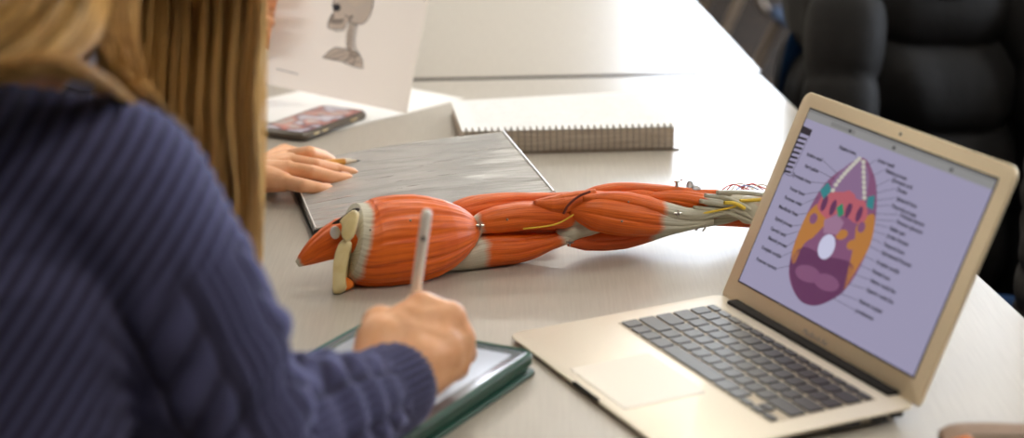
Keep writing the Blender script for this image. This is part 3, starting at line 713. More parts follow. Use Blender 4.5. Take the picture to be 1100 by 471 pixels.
slabr('glass_front', .0045, .0045, tw-.009, tl-.009, .008, TZt-.001, TZt+.0001, 'bezel', bev=.0003)
slabr('screen', .0150, .018, tw-.030, tl-.036, .002, TZt, TZt+.0003, glow('tablet_lit_page', (.50,.50,.52), .55), bev=.0001)
rim = MB(); pl = rrect(tw-.004, tl-.004, .009, 5, .002, .002); pts = [XT @ Vector((p[0], p[1], TZt)) for p in pl]; rim.tube(pts+[pts[0]], .0012, 6, cap=False); rim.build('case_lip', M['green2'], tb)
pT = P(433,408,.0195+0); pT = P(433,408,.0195); pE = PD(459,226,1.552)
ps = thing('stylus', 'white stylus pen held upright in the hand over the tablet', 'stylus pen', pT)
ax = (pE-pT).normalized(); pl_ = (pE-pT).length
MB().tube([pT+ax*.012, pT+ax*.016, pT+ax*(pl_-.006), pT+ax*(pl_-.002), pE+ax*.0, pE+ax*.0008], [.0038,.0045,.0045,.0040,.0026,.0008], 24).build('barrel', M['white_plastic'], ps)
MB().tube([pT, pT+ax*.0118], [.0006,.0037], 20).build('nib', M['white_plastic'], ps)
bd = pT+ax*(pl_-.024); vw = (Vector((0,0,CH+TZ))-bd); vw = (vw-ax*vw.dot(ax)).normalized(); b_ = MB(); b_.ball(bd+vw*.0040, (.0020,.0011,.0032)); b_.build('oval_mark', M['ink'], ps, smooth=True)

# ------------------------------------------------------------------ loose paper, phone
def flat_sheet(name, label, pts, z, grp=None):
    q = [P(a, b, z) for a, b in pts] if not isinstance(pts[0], Vector) else pts
    o = MB().prism([(v.x, v.y) for v in q], TZ+z, TZ+z+.0004).build(name, M['paper']); return tag(o, label, 'paper', grp)
dA = P(480,112)-P(396,133); dA.z = 0; dA.normalize(); dB = Vector((-dA.y, dA.x, 0))
pc = P(432,124.5); pc.z = TZ
pc = P(499,106.5); pc.z = TZ
flat_sheet('paper_sheet', 'blank white sheet lying flat under the phone and behind the notebook', [pc-dA*.2794, pc, pc+dB*.2159, pc-dA*.2794+dB*.2159], .0003)
# phone
pA = P(284,134,.011); pB = P(316,149,.011); pC = P(397,119,.011)
lx = (pC-pB); lx.z = 0; PLn = .158; lx.normalize(); ly = Vector((-lx.y, lx.x, 0)); PWd = .078
po = Vector((pC.x, pC.y, TZ+.0009))-lx*PLn
XP = Matrix.Translation(po) @ Matrix((lx, ly, e3)).transposed().to_4x4()
ph = thing('smartphone', 'smartphone in a dark case lying on the white sheet', 'phone', po+lx*PLn/2+ly*PWd/2)
def pslab(name, x0, y0, w_, d_, r, z0, z1, mt, bev=.0008):
    pl = rrect(w_, d_, r, 5, x0, y0); mb = MB(); k = len(pl); c = Vector((x0+w_/2, y0+d_/2, 0)); rings = []
    for ins, z in ((bev, z0), (0, z0+bev), (0, z1-bev), (bev, z1)):
        rings.append([XP @ Vector((p[0]+(c.x-p[0])*ins/(w_/2), p[1]+(c.y-p[1])*ins/(d_/2), z)) for p in pl])
    mb.add([v for rr in rings for v in rr], [(a*k+i, a*k+(i+1) % k, (a+1)*k+(i+1) % k, (a+1)*k+i) for a in range(3) for i in range(k)]+[tuple(range(k))[::-1], tuple(range(3*k, 4*k))])
    return mb.build(name, mt, ph)
pslab('phone_case', 0, 0, PLn, PWd, .012, 0, .0105, M['case_tan'], .0025)
pslab('bezel', .003, .003, PLn-.006, PWd-.006, .010, .0102, .0108, M['black'], .0002)
m = mat('phone_picture_with_glare', (.02,.02,.02), .12)
tc = N(m, 'ShaderNodeTexCoord'); nz = N(m, 'ShaderNodeTexNoise'); nz.inputs['Scale'].default_value = 38; nz.inputs['Detail'].default_value = 1
L(m, tc.outputs['Object'], nz.inputs['Vector'])
r = ramp(m, nz.outputs['Fac'], [(.36, (.30,.24,.21)), (.46, (.34,.10,.07)), (.54, (.10,.05,.06)), (.64, (.34,.30,.32))]); L(m, r.outputs[0], bsdf(m).inputs['Emission Color']); bsdf(m).inputs['Emission Strength'].default_value = 1.1  # picture colours; emission raised to stand in for glare on the glass
pslab('screen', .007, .006, PLn-.014, PWd-.012, .006, .0107, .0110, m, .0001)
mb = MB()
for x, w_ in ((.028, .012), (.048, .012), (.118, .016)): MB().box(XP @ Vector((x, -.0002, .006)), (w_, .0014, .003), XP.to_3x3(), bev=.0004).build('side_button', M['gold'], ph)

# ------------------------------------------------------------------ pencil case
pcs = thing('pencil_pouch', 'brown canvas pencil pouch with an orange end at table edge', 'pencil case', P(1060,470,0))
c0 = P(1002,451,.035); mb = MB()
ang = -.03; RZ = Matrix.Rotation(ang, 3, 'Z')
nU, nV = 26, 40; vs = []
PLx, PH, PDp = .20, .036, .075
for i in range(nU):
    u = i/(nU-1); e = 1-abs(2*u-1)**14*.22
    for j in range(nV):
        a = 2*PI*j/nV; ca, sa = math.cos(a), math.sin(a); sq = lambda x: math.copysign(abs(x)**.35, x)
        wob = 1+.03*mnoise.noise(Vector((u*6, ca*2, sa*2)))
        vs.append(RZ @ Vector((u*PLx, sq(ca)*PDp/2*e*wob, PH/2+.0005+sq(sa)*PH/2*e*wob)))
fs = [(i*nV+j, (i+1)*nV+j, (i+1)*nV+(j+1) % nV, i*nV+(j+1) % nV) for i in range(nU-1) for j in range(nV)]+[tuple(range(nV)), tuple(range((nU-1)*nV, nU*nV))[::-1]]
off = Vector((c0.x+.002, c0.y-PDp/2, TZ))
mb.add([v+off for v in vs], fs); mb.build('canvas_body', M['pouch'], pcs)
mb = MB(); mb.tube([off+RZ @ Vector((.0, -.010, PH*.55)), off+RZ @ Vector((.005, -.010, PH*.9)), off+RZ @ Vector((.014, -.012, PH*1.03)), off+RZ @ Vector((.022, -.03, PH*1.0))], [.005,.0055,.005,.003], 12); mb.build('orange_tab', M['orange'], pcs, smooth=True)
mb = MB(); mb.tube([off+RZ @ Vector((.02, .0, PH+.0008)), off+RZ @ Vector((PLx-.01, .0, PH+.0008))], .0016, 8); mb.build('zip', M['wire'], pcs)

# ------------------------------------------------------------------ held sheet with skull print
a_ = P(437,122,.006); BLp = PD(281,89,2.70); wv = BLp-a_; wv = wv.normalized()*.2159
topr = PD(472,0,a_.y+.03); upv = (topr-a_).normalized(); upv = (upv-wv.normalized()*upv.dot(wv.normalized())).normalized()*.2794
sheet = thing('printed_sheet', 'printed page with a skull and neck drawing held upright', 'paper', a_)
nrm = wv.cross(upv).normalized()
if nrm.y > 0: nrm = -nrm
def sp_(u, v, n=0.):     # u from right corner to left, v up
    return a_+wv*u+upv*v+nrm*(n+.008*math.sin(PI*u)*(1-v)+.004*math.sin(PI*v))
nu, nv = 24, 24; vs = [sp_(i/nu, j/nv) for i in range(nu+1) for j in range(nv+1)]+[sp_(i/nu, j/nv, -.0002) for i in range(nu+1) for j in range(nv+1)]
K = (nu+1)*(nv+1); fs = []
for i in range(nu):
    for j in range(nv):
        A_ = i*(nv+1)+j; B_ = A_+nv+1; fs += [(A_, B_, B_+1, A_+1)]
pm = new_mesh('page', vs[:K], fs, M['sheet']); pg_ = link('page', pm, sheet)
def tosheet(px, py):
    d = ray(px, py); o = Vector((0,0,CH+TZ)); pn = a_+nrm*.004; t = (pn-o).dot(nrm)/d.dot(nrm); q = o+d*t-a_
    return q.dot(wv)/wv.length_squared, q.dot(upv)/upv.length_squared
def ppoly(mb, pts, lv, mi):
    q = [sp_(*tosheet(*p), .0003+lv*.0001) for p in pts]; mb.add(q, [tuple(range(len(q)))], mi)
def pline(mb, pts, w, lv, mi):
    for i in range(len(pts)-1):
        a, b = Vector(pts[i]), Vector(pts[i+1]); d = (b-a).normalized(); n_ = Vector((-d.y, d.x))*w/2
        ppoly(mb, [a-n_, b-n_, b+n_, a+n_], lv, mi)
c5 = lambda X, Y: (330+X/3.62, Y/3.62)
mb = MB(); cr = [c5(*p) for p in ((108,-60),(150,-95),(215,-92),(252,-50),(258,10),(248,60),(225,90),(195,96),(165,85),(150,110),(122,116),(90,112),(85,95),(98,62),(108,45),(104,20),(110,-10))]
cr_ = []
for i in range(len(cr)):
    a, b, c, d = [Vector(cr[(i+q_) % len(cr)]) for q_ in (-1, 0, 1, 2)]
    for f in (0, .25, .5, .75): cr_.append(.5*((2*b)+(c-a)*f+(2*a-5*b+4*c-d)*f*f+(3*b-a-3*c+d)*f**3))
cr = cr_; ppoly(mb, cr, 0, 0); pline(mb, cr+[cr[0]], .9, 2, 1)
ppoly(mb, [c5(*p) for p in ((100,22),(125,15),(136,30),(128,44),(108,44))], 2, 2)
ppoly(mb, [c5(*p) for p in ((96,62),(108,58),(110,68),(100,72))], 2, 1)
pline(mb, [c5(*p) for p in ((92,78),(120,82),(148,76))], 1.0, 2, 2); pline(mb, [c5(*p) for p in ((94,88),(120,92),(146,86))], .8, 2, 1)
for i in range(7): x = 95+i*7; pline(mb, [c5(x, 76), c5(x, 92)], .6, 3, 1)
pline(mb, [c5(*p) for p in ((150,60),(170,70),(182,62),(165,85),(150,108))], .9, 2, 1)
pline(mb, [c5(*p) for p in ((108,122),(128,124),(150,118))], .9, 2, 1)
spn = [c5(*p) for p in ((178,95),(172,125),(167,155),(170,185),(185,215))]
for i in range(13):
    t = i/12; k = min(int(t*4), 3); f = t*4-k; x = spn[k][0]*(1-f)+spn[k+1][0]*f; y = spn[k][1]*(1-f)+spn[k+1][1]*f
    ppoly(mb, sell(x, y, 4.2, 1.5, 5+25*t, 10), 0, 0); pline(mb, [(x-4.2, y+1), (x+5, y+1+t)], .7, 2, 1); pline(mb, [(x+4, y-1), (x+7, y+.8)], 1.1, 2, 1)
sh = [c5(*p) for p in ((65,225),(85,205),(115,185),(160,195),(200,205),(218,235),(220,268),(180,258),(140,240),(100,232))]
ppoly(mb, sh, 0, 0); pline(mb, sh+[sh[0]], .9, 2, 1)
for A_, B_ in (((80,222),(150,200)), ((100,232),(160,215)), ((140,240),(190,220)), ((160,250),(210,240)), ((175,210),(150,250)), ((195,212),(182,258))): pline(mb, [c5(*A_), c5(*B_)], .7, 2, 1)
pline(mb, [(297,74), (309,77), (321,80)], .9, 2, 1)
text_add(mb, '2', Matrix.Translation(sp_(*tosheet(455, 1), .0004)) @ Matrix((-wv.normalized(), upv.normalized(), nrm)).transposed().to_4x4(), .006, 1)
o = mb.build('skull_print', [M['skull_fill'], M['skull_line'], M['ink']], sheet, auto=False)

# ------------------------------------------------------------------ people
def to_world_chain(pts): return [Vector(p)+Vector((0,0,TZ)) for p in pts]
def smooth_all(me): me.polygons.foreach_set('use_smooth', [True]*len(me.polygons))
def head_blob(mb, c, f, up, s=1.):
    f = f.normalized(); sd = f.cross(up).normalized(); up = sd.cross(f).normalized()
    p = lambda a, b, d: c+f*a*s+sd*b*s+up*d*s
    mb.ball(p(-.012,0,.02), .092*s, u=24, w=16); cap(mb, p(.02,0,.0), .070*s, p(.035,0,-.055), .048*s); cap(mb, p(.055,0,-.085), .022*s, p(.03,0,-.07), .045*s)
    cap(mb, p(.085,0,.0), .008*s, p(.103,0,-.03), .012*s); 
    for q in (-1, 1):
        cap(mb, p(.072,q*.012,.022), .012*s, p(.060,q*.045,.022), .014*s); cap(mb, p(.06,q*.035,-.025), .022*s, p(.05,q*.04,-.03), .022*s)
        cap(mb, p(0,q*.082,.012), .012*s, p(-.003,q*.080,-.022), .008*s)
    cap(mb, p(.085,-.02,-.055), .006*s, p(.085,.02,-.055), .006*s); cap(mb, p(.082,-.017,-.065), .007*s, p(.082,.017,-.065), .007*s)
    return p
def limb_mesh(parts, voxel, sm): 
    mb = MB()
    for pts, rad in parts: chain(mb, to_world_chain(pts), rad)
    return blob(mb, voxel, sm)
Z = Vector((0, 0, TZ))
# --- the writer in the navy jumper
fw = Vector((.65,.76,0)).normalized(); lf = Vector((-fw.y, fw.x, 0))
pelv = Vector((-.66,1.14,-.20)); nbz = Vector((-.435,1.345,.270)); shR = Vector((-.272,1.270,.262)); shL = nbz*2-shR+Vector((0,0,-.01)); shL = Vector((-.60,1.47,.24))
elR = Vector((-.192,1.270,.070)); wrR = PD(425,421,1.475)-Z
elL = Vector((-.62,1.42,-.03)); wrL = Vector((-.46,1.33,-.105))
hc = Vector((-.262,1.475,.452)); hf = Vector((.55,.62,-.56)).normalized(); hup = Vector((.35,.45,.8)).normalized()
p1 = thing('person', 'person with long golden hair in a navy cable-knit jumper writing', 'person', (pelv.x, pelv.y, 0), 'students at the table')
K1 = PD(452,331,1.545); K2 = PD(482,343,1.550); K3 = PD(494,365,1.545); K4 = PD(489,390,1.535); WR = wrR+Z
hm = MB()
cap(hm, WR-Vector((.012,.03,-.002)), .027, WR, .026)
for K_, r in ((K1,.0145),(K2,.014),(K3,.0135),(K4,.013)): cap(hm, WR+(K_-WR)*.2, .022, K_, r)
cap(hm, WR+(K2-WR)*.4, .024, WR+(K3-WR)*.7, .019)
for K_, seq, rr in ((K1, [(-.004,.034,-.010), (-.014,.014,-.026), (-.010,.002,-.018)], (.0115,.0105,.0095,.008)),
                    (K2, [(.000,.032,-.018), (-.022,.010,-.024), (-.018,-.004,-.012)], (.0115,.0105,.0095,.008)),
                    (K3, [(.004,.026,-.022), (-.022,.004,-.020), (-.020,-.010,-.006)], (.0115,.0105,.009,.008)),
                    (K4, [(.002,.022,-.014), (-.020,.004,-.012), (-.018,-.010,-.002)], (.0105,.0095,.008,.0075))):
    pts = [K_]
    for d in seq: pts.append(pts[-1]+Vector(d))
    chain(hm, pts, rr)
TM = PD(409,349,1.530)
chain(hm, [WR+Vector((-.016,.006,.006)), PD(412,368,1.512), TM, PD(420,350,1.565), PD(430,372,1.585)], (.024,.024,.0165,.0115,.009))
cap(hm, PD(414,366,1.512), .022, K1, .013)
cap(hm, PD(428,366,1.522), .027, PD(466,378,1.530), .027); cap(hm, PD(440,350,1.530), .020, K2, .016); cap(hm, K1, .0145, K2, .0145); cap(hm, K2, .0145, K3, .014); cap(hm, K3, .014, K4, .0135)
hand_me = blob(hm, .0017, 14)
bodyb = MB(); hp = head_blob(bodyb, hc+Z, hf, hup)
cap(bodyb, nbz+Z, .050, hc+Z-hf*.03-hup*.07, .052); me_h = blob(bodyb, .004, 3)
me_c = limb_mesh([([pelv, nbz*.5+pelv*.5+Vector((.03,-.03,0)), nbz-Vector((0,0,.03))], [.09,.08,.05]), ([shL, nbz, shR], [.04,.06,.04]), ([shR, elR, wrR], [.04,.036,.024]), ([shL, elL, wrL], [.04,.036,.026])], .01, 3)
lh = MB(); dl = (wrL-elL).normalized(); pl2 = Vector((-dl.y, dl.x, 0))
cap(lh, wrL+Z, .026, wrL+Z+dl*.05, .022)
for k in range(4):
    b0 = wrL+Z+dl*.075+pl2*(.025-.017*k); cap(lh, wrL+Z+dl*.02+pl2*(.012-.008*k), .018, b0, .011); chain(lh, [b0, b0+dl*.035-e3*.004, b0+dl*.058-e3*.014, b0+dl*.068-e3*.024], (.0095,.0085,.008,.007))
chain(lh, [wrL+Z-pl2*.015, wrL+Z+dl*.035-pl2*.042, wrL+Z+dl*.065-pl2*.045-e3*.01], (.018,.012,.009)); me_l = blob(lh, .0025, 3)
bm_ = join_meshes('body', [hand_me, me_h, me_c, me_l], M['skin']); link('body', bm_, p1)
eb = MB()
for q_ in (-1, 1): eb.ball(hp(.070, q_*.031, .004), .0125)
eb.build('eye', M['eyew'], p1, smooth=True)
# jumper
sw = MB()
chain(sw, [p+Z for p in (pelv+Vector((0,0,.02)), pelv*.5+nbz*.5+Vector((.06,-.06,.0)), nbz+Vector((-.02,-.02,-.035)))], (.165,.168,.095), 24)
chain(sw, [p+Z for p in (shL, nbz+Vector((-.005,-.005,-.01)), shR)], (.072,.078,.074), 24)
cap(sw, shR+Z+Vector((-.04,-.03,-.07)), .075, Z+Vector((-.375,1.175,-.03)), .085, 24)
for s_ in (shR, shL): cap(sw, s_+Z, .07, pelv*.35+nbz*.65+Vector((0,0,-.02))+(s_-nbz)*.45+Z, .10, 24)
chain(sw, [shR+Z, shR*.5+elR*.5+Vector((.012,-.004,0))+Z, elR+Z], (.074,.067,.062), 24)
fdir = (wrR-elR).normalized(); cuff0 = wrR-fdir*.035
chain(sw, [elR+Z, elR*.45+cuff0*.55+Vector((.0,-.004,.010))+Z, cuff0+Z+Vector((-.004,-.002,.002)), wrR+fdir*.002+Z+Vector((-.004,-.002,.003))], (.060,.052,.0375,.0365), 24)
chain(sw, [shL+Z, elL+Z+Vector((0,0,.01)), wrL-dl*.02+Z+Vector((0,0,.006))], (.068,.055,.034), 24)
cap(sw, nbz+Z+Vector((.0,.0,.03)), .062, nbz+Z+Vector((.03,.03,.06)), .056)
sm = blob(sw, .0030, 8)
vv = verts_np(sm); nn = np.empty(len(sm.vertices)*3); sm.vertices.foreach_get('normal', nn); nn = nn.reshape(-1, 3)
def seg(pts, a, b):
    a = np.array(a); b = np.array(b); d = b-a; Ln = np.linalg.norm(d); t = np.clip(((pts-a)@d)/Ln**2, 0, 1); q = a+t[:, None]*d
    return t*Ln, np.linalg.norm(pts-q, axis=1), q
A0 = np.array(shR+Z); A1 = np.array(elR+Z); A2 = np.array(wrR+Z); B0 = np.array(nbz+Z)
s1, dd1, q1 = seg(vv, A0, A1); s2, dd2, q2 = seg(vv, A1, A2); s3, dd3, q3 = seg(vv, np.array(pelv+Z), B0); s4, dd4, _ = seg(vv, B0, A0)
L1 = np.linalg.norm(A1-A0); L2 = np.linalg.norm(A2-A1)
def around(q, a, b):
    d = (b-a)/np.linalg.norm(b-a); r = np.array([0, 0, 1.]) if abs(d[2]) < .8 else np.array([-.6, -.7, 0]); e = r-d*(r@d); e /= np.linalg.norm(e); g = np.cross(d, e)
    w = vv-q; return np.arctan2(w@g, w@e)
f1 = around(q1, A0, A1); f2 = around(q2, A1, A2)
up_arm = (dd1 < .09) & (dd1 < dd3-.05+.02) & (s1 > .0); fore = dd2 < dd1-.004
# stockinette ribs running diagonally over the back
cdir = np.array([-.80,-.15,.60]); cdir /= np.linalg.norm(cdir)
rib_b = .5+.5*np.sin(2*np.pi*(vv@cdir)/.0105+.6*np.sin(vv[:, 0]*9))
def cable(s, f):
    w = f*.062*1.0; cell = .040; k = np.floor(w/cell); x = w/cell-k-.5; c = s*2*np.pi/.075
    sg = np.where(k % 4 == 0, 1., -1.); plait = np.abs(np.sin(np.pi*(s/.034+sg*x*1.1)))**.7*np.sqrt(np.clip(1-(x*2)**2, 0, 1)); gro = np.exp(-((np.abs(x)-.5)/.07)**2)
    ribs = .5+.5*np.sin(2*np.pi*w/.0075)
    h = np.where(k % 2 == 0, plait, .25+.5*ribs)-gro*.4
    return np.clip(h, 0, 1)
h_arm = np.where(fore, cable(s2+.02, f2), cable(s1, f1))
cuffm = fore & (s2 > L2-.040)
h_cuff = .5+.5*np.sin(f2*34)
wt = np.clip((.098-dd1)/.02, 0, 1)*np.clip((s1-.035)/.03, 0, 1); wt = np.maximum(wt, fore*1.)
rib = rib_b*(1-wt)+(.5+(h_arm-.5)*.75)*wt; rib = np.where(cuffm, h_cuff, rib)
amp = .0022*(1-wt)+.0070*wt; amp = np.where(cuffm, .0028, amp)
fold = np.zeros(len(vv))
if True:   # big folds near elbow and armpit
    fold = .004*np.sin(2*np.pi*s1/.055+1.3*np.sin(f1*1.5))*np.exp(-((s1-L1*.8)/.07)**2)*(dd1 < .1)*(~fore)+.003*np.sin(2*np.pi*s2/.04+f2)*np.exp(-((s2-L2*.45)/.06)**2)*fore*(~cuffm)
vv = vv+nn*((rib-.5)*amp+fold)[:, None]; put(sm, vv); fattr(sm, 'rib', np.clip(rib, 0, 1)); sm.materials.append(M['knit']); smooth_all(sm)
link('jumper', sm, p1)
# trousers and shoes
def legs(person, pelv, fw, lf, mtt, kneez=-.22, tuck=.36):
    tr = MB()
    for s_ in (-1, 1):
        h_ = pelv+lf*.09*s_; kn = h_+fw*tuck+lf*.05*s_; kn.z = kneez; an = kn+fw*.02; an.z = -.68
        chain(tr, [h_+Z, kn+Z, an+Z], (.095,.068,.05), 16)
        sh_ = MB(); cap(sh_, an+Z-fw*.04-e3*.03, .034, an+Z+fw*.15-e3*.036, .030); me_ = blob(sh_, .006, 3); me_.materials.append(M['shoe']); smooth_all(me_); link('shoe', me_, person)
    cap(tr, pelv+Z-lf*.06, .11, pelv+Z+lf*.06, .11, 16)
    me_ = blob(tr, .012, 4); me_.materials.append(mtt); smooth_all(me_); link('trousers', me_, person)
legs(p1, pelv, fw, lf, M['denim'])
# hair strands
class Strands:
    def __init__(s): s.v = []; s.f = []; s.t = []
    def add(s, ps, r, tone, n=16, tip=.25):
        pts = catmull(ps, n); k0 = len(s.v)//1
        for i, p in enumerate(pts):
            rr = r*(1-(1-tip)*max(0, (i/(n-1)-.6)/.4)**1.5)
            t = (pts[min(i+1, n-1)]-pts[max(i-1, 0)]).normalized(); a = t.cross(Vector((.3,-.9,.2))).normalized(); b = t.cross(a)
            for w in (0, 2.1, 4.2): s.v.append(tuple(p+(a*math.cos(w)+b*math.sin(w))*rr)); s.t.append(tone)
        for i in range(n-1):
            for j in range(3): s.f.append((k0+i*3+j, k0+i*3+(j+1) % 3, k0+(i+1)*3+(j+1) % 3, k0+(i+1)*3+j))
def rnd(a, b): return random.uniform(a, b)
hs = Strands(); HC = hc+Z
def lockoff(key, amp):    # neighbouring strands share a lock
    return amp*mnoise.noise(Vector((key*1.7, 3.1, 0)))
def tone_of(key): return min(max(.50+.55*mnoise.noise(Vector((key*.9, 0, 7.)))+rnd(-.22,.22), 0), 1)
def scalp(sidepx):        # start near the crown above the frame
    return HC+hup*rnd(.085,.105)+Vector((rnd(-.03,.03), rnd(-.03,.03), 0))
for i in range(3300):
    px = 108+176*(i/3300)**.95+rnd(-3,3); key = px*.14
    u = (px-108)/176
    yb = 1.385+.09*u+rnd(-.022,.03)+lockoff(key, .03)
    ys = yb+.01
    start = scalp(px); side = PD(px-6+rnd(-4,4), -95, ys+.0)
    p0 = PD(px, 0, ys); p1_ = PD(px-2+lockoff(key, 14), 110, yb+.006); end_row = rnd(235,300) if u > .35 else rnd(150,240)
    if px > 255: end_row = rnd(240,318)
    p2 = PD(px-3+lockoff(key+5, 18)-8*(1-u)*0, end_row*.72+30, yb+.008); p3 = PD(px-5+lockoff(key+9, 16)-6*u+rnd(-3,3), end_row, yb+.006)
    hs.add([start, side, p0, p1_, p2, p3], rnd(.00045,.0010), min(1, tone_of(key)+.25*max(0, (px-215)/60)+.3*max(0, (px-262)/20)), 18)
def grp(n, pts, spread, dep, rad=(.0005,.0010), k0=0):
    for i in range(n):
        a = rnd(-1, 1); key = a*9+k0
        q = [PD(x+a*sx_+rnd(-2,2), y+a*sy_+rnd(-2,2), d_+rnd(-.012,.012)+lockoff(key, .02)) for (x, y), (sx_, sy_), d_ in zip(pts, spread, dep)]
        hs.add(q, rnd(*rad), tone_of(key)*.85+.15, 18, .6)
grp(520, [(70,-110),(96,-30),(80,30),(38,66),(-30,84),(-90,110)], [(30,0),(22,8),(24,12),(18,10),(10,12),(10,20)], [1.40,1.345,1.300,1.265,1.235,1.22], k0=20)
grp(520, [(-70,88),(0,78),(40,69),(85,76),(124,95),(150,118)], [(0,12),(0,12),(0,11),(2,10),(6,9),(6,10)], [1.22,1.215,1.22,1.235,1.26,1.31], k0=40)
grp(700, [(60,-140),(50,-60),(30,-10),(8,20),(-40,50)], [(60,0),(58,6),(44,14),(36,22),(30,24)], [1.44,1.39,1.345,1.31,1.27], k0=60)
grp(500, [(130,-130),(128,-50),(122,10),(128,60),(150,98),(190,130)], [(40,0),(32,0),(26,0),(24,6),(20,8),(16,14)], [1.41,1.375,1.345,1.325,1.325,1.36], k0=80)
grp(260, [(90,-120),(104,-40),(98,22),(66,60),(20,78)], [(10,0),(8,4),(9,6),(10,6),(10,6)], [1.40,1.34,1.285,1.25,1.23], (.0007,.0012), k0=95)
# cap of hair over the skull
for i in range(2600):
    a = rnd(0, 2*PI); f_ = hf; s_ = hf.cross(hup).normalized(); u2 = s_.cross(hf)
    dirv = (f_*math.cos(a)+s_*math.sin(a))
    top = HC+u2*(.112)-hf*rnd(.0,.03)+s_*rnd(-.008,.008); mid = HC+dirv*.085+u2*.075-hf*.01; low = HC+dirv*.108+u2*.035-hf*.012; end = HC+dirv*.110-u2*rnd(.0,.03)-hf*.015
    if dirv.dot(hf) > .45: pts = [top, HC+dirv*.07+u2*.098, HC+dirv*.102+u2*.050]
    else: pts = [top, mid, low, end, end*.5+(HC-hf*.05)*.5-Vector((0,0,rnd(.06,.085)))]
    hs.add(pts, rnd(.0007,.0013), tone_of(a*4+120), 14, .8)
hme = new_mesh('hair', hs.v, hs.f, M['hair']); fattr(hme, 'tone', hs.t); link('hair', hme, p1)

# --- the other student, whose hands show beyond the hair
f2 = Vector((1,.05,0)).normalized(); l2 = Vector((-.05,1,0))
pv2 = Vector((-.98,2.38,-.20)); nk2 = Vector((-.80,2.42,.27)); sR2 = Vector((-.78,2.24,.24)); sL2 = Vector((-.78,2.60,.25))
eR2 = Vector((-.60,2.19,.05)); wR2 = P(268,190,.026)-Z; eL2 = Vector((-.60,2.72,.06)); wL2 = Vector((-.415,2.765,.150))
hc2 = Vector((-.72,2.42,.47)); p2 = thing('person', 'person mostly hidden by hair holding a pencil and the printed page', 'person', (pv2.x, pv2.y, 0), 'students at the table')
hb = MB(); q4 = lambda X, Y, z: P(270+X/5.23, 140+Y/5.23, z)
W2 = wR2+Z
kn = [q4(195,160,.032), q4(215,180,.035), q4(205,225,.033), q4(180,290,.026)]
for K_ in kn: cap(hb, W2+(K_-W2)*.1, .020, K_, .0120)
cap(hb, W2+Vector((-.04,-.005,.006)), .024, W2, .023)
chain(hb, [kn[0], q4(325,132,.040), q4(400,150,.031), q4(455,178,.018)], (.0110,.0098,.0085,.0070))            # index, bent over the pencil
chain(hb, [kn[1], q4(360,200,.036), q4(480,222,.026), q4(575,250,.021)], (.0105,.0092,.0082,.0070))
chain(hb, [kn[2], q4(340,238,.033), q4(450,265,.025), q4(545,278,.019)], (.0105,.0092,.0082,.0072))
chain(hb, [kn[3], q4(290,312,.025), q4(370,326,.020), q4(435,334,.015)], (.0098,.0085,.0075,.0065))
chain(hb, [W2+Vector((.0,.015,-.004)), q4(180,140,.018)+Vector((0,.006,0)), q4(290,160,.012)+Vector((0,.008,0)), q4(380,178,.010)+Vector((0,.004,0))], (.018,.0130,.0100,.0085))
m1 = blob(hb, .0014, 4)
hb = MB(); W3 = wL2+Z; th_ = PD(289,24,2.712)
# left hand: thumb in front of the sheet, fingers behind it
k3 = [PD(284+2*i, -2+16*i, 2.752) for i in range(4)]
for K_ in k3: cap(hb, W3+(K_-W3)*.15, .019, K_, .0115)
tips = [(336,-2),(342,16),(338,32),(326,46)]
for K_, (tx, ty), i in zip(k3, tips, range(4)):
    e_ = PD(tx, ty, 2.736); mid = K_.lerp(e_, .5)+Vector((0,.008,0)); chain(hb, [K_, mid, K_.lerp(e_, .78)+Vector((0,.005,0)), e_], (.0105,.0095,.0085,.0072))
chain(hb, [W3+Vector((.0,-.015,0)), PD(268,22,2.722), PD(280,24,2.700), th_], (.018,.0125,.0105,.0085))
m2 = blob(hb, .0018, 4)
hb = MB(); hp2 = head_blob(hb, hc2+Z, Vector((.9,.0,-.42)), Vector((.4,0,.9))); cap(hb, nk2+Z, .05, hc2+Z-Vector((.04,0,.07)), .05); m3 = blob(hb, .004, 3)
m4 = limb_mesh([([pv2, nk2-Vector((0,0,.04))], [.08,.05]), ([sL2, nk2-Vector((0,0,.02)), sR2], [.035,.045,.035]), ([sR2, eR2, wR2], [.04,.036,.022]), ([sL2, eL2, wL2], [.04,.036,.022])], .01, 3)
link('body', join_meshes('body', [m1, m2, m3, m4], M['skin']), p2)
eb = MB()
for q_ in (-1, 1): eb.ball(hp2(.070, q_*.031, .004), .0125)
eb.build('eye', M['eyew'], p2, smooth=True)
def nail(c, d, w, l, par):
    d = d.normalized(); s_ = d.cross(e3).normalized(); u_ = s_.cross(d); mb = MB(); vs = []
    for i in range(7):
        for j in range(7):
            a = (i/6-.5)*2; b = (j/6-.5)*2; sc = math.sqrt(max(0, 1-.35*b*b)); vs.append(c+d*b*l/2+s_*a*w/2*sc+u_*(-.0012*a*a))
    mb.add(vs, [(i*7+j, (i+1)*7+j, (i+1)*7+j+1, i*7+j+1) for i in range(6) for j in range(6)]); o = mb.build('fingernail', M['nail'], par, smooth=True); md = o.modifiers.new('s', 'SOLIDIFY'); md.thickness = .0005
nail(q4(560,238,.021)+Vector((0,-.0005,.0066)), q4(575,250,.021)-q4(480,222,.026), .0095, .012, p2)
nail(q4(528,265,.019)+Vector((0,-.001,.0072)), q4(545,278,.019)-q4(450,265,.025), .010, .012, p2)
nail(q4(425,324,.015)+Vector((0,-.001,.0064)), q4(435,334,.015)-q4(370,326,.020), .0085, .010, p2)
sw2 = MB()
chain(sw2, [pv2+Z, pv2*.4+nk2*.6+Z, nk2+Z-e3*.03], (.14,.135,.09), 20); chain(sw2, [sL2+Z, nk2+Z, sR2+Z], (.065,.07,.065), 20)
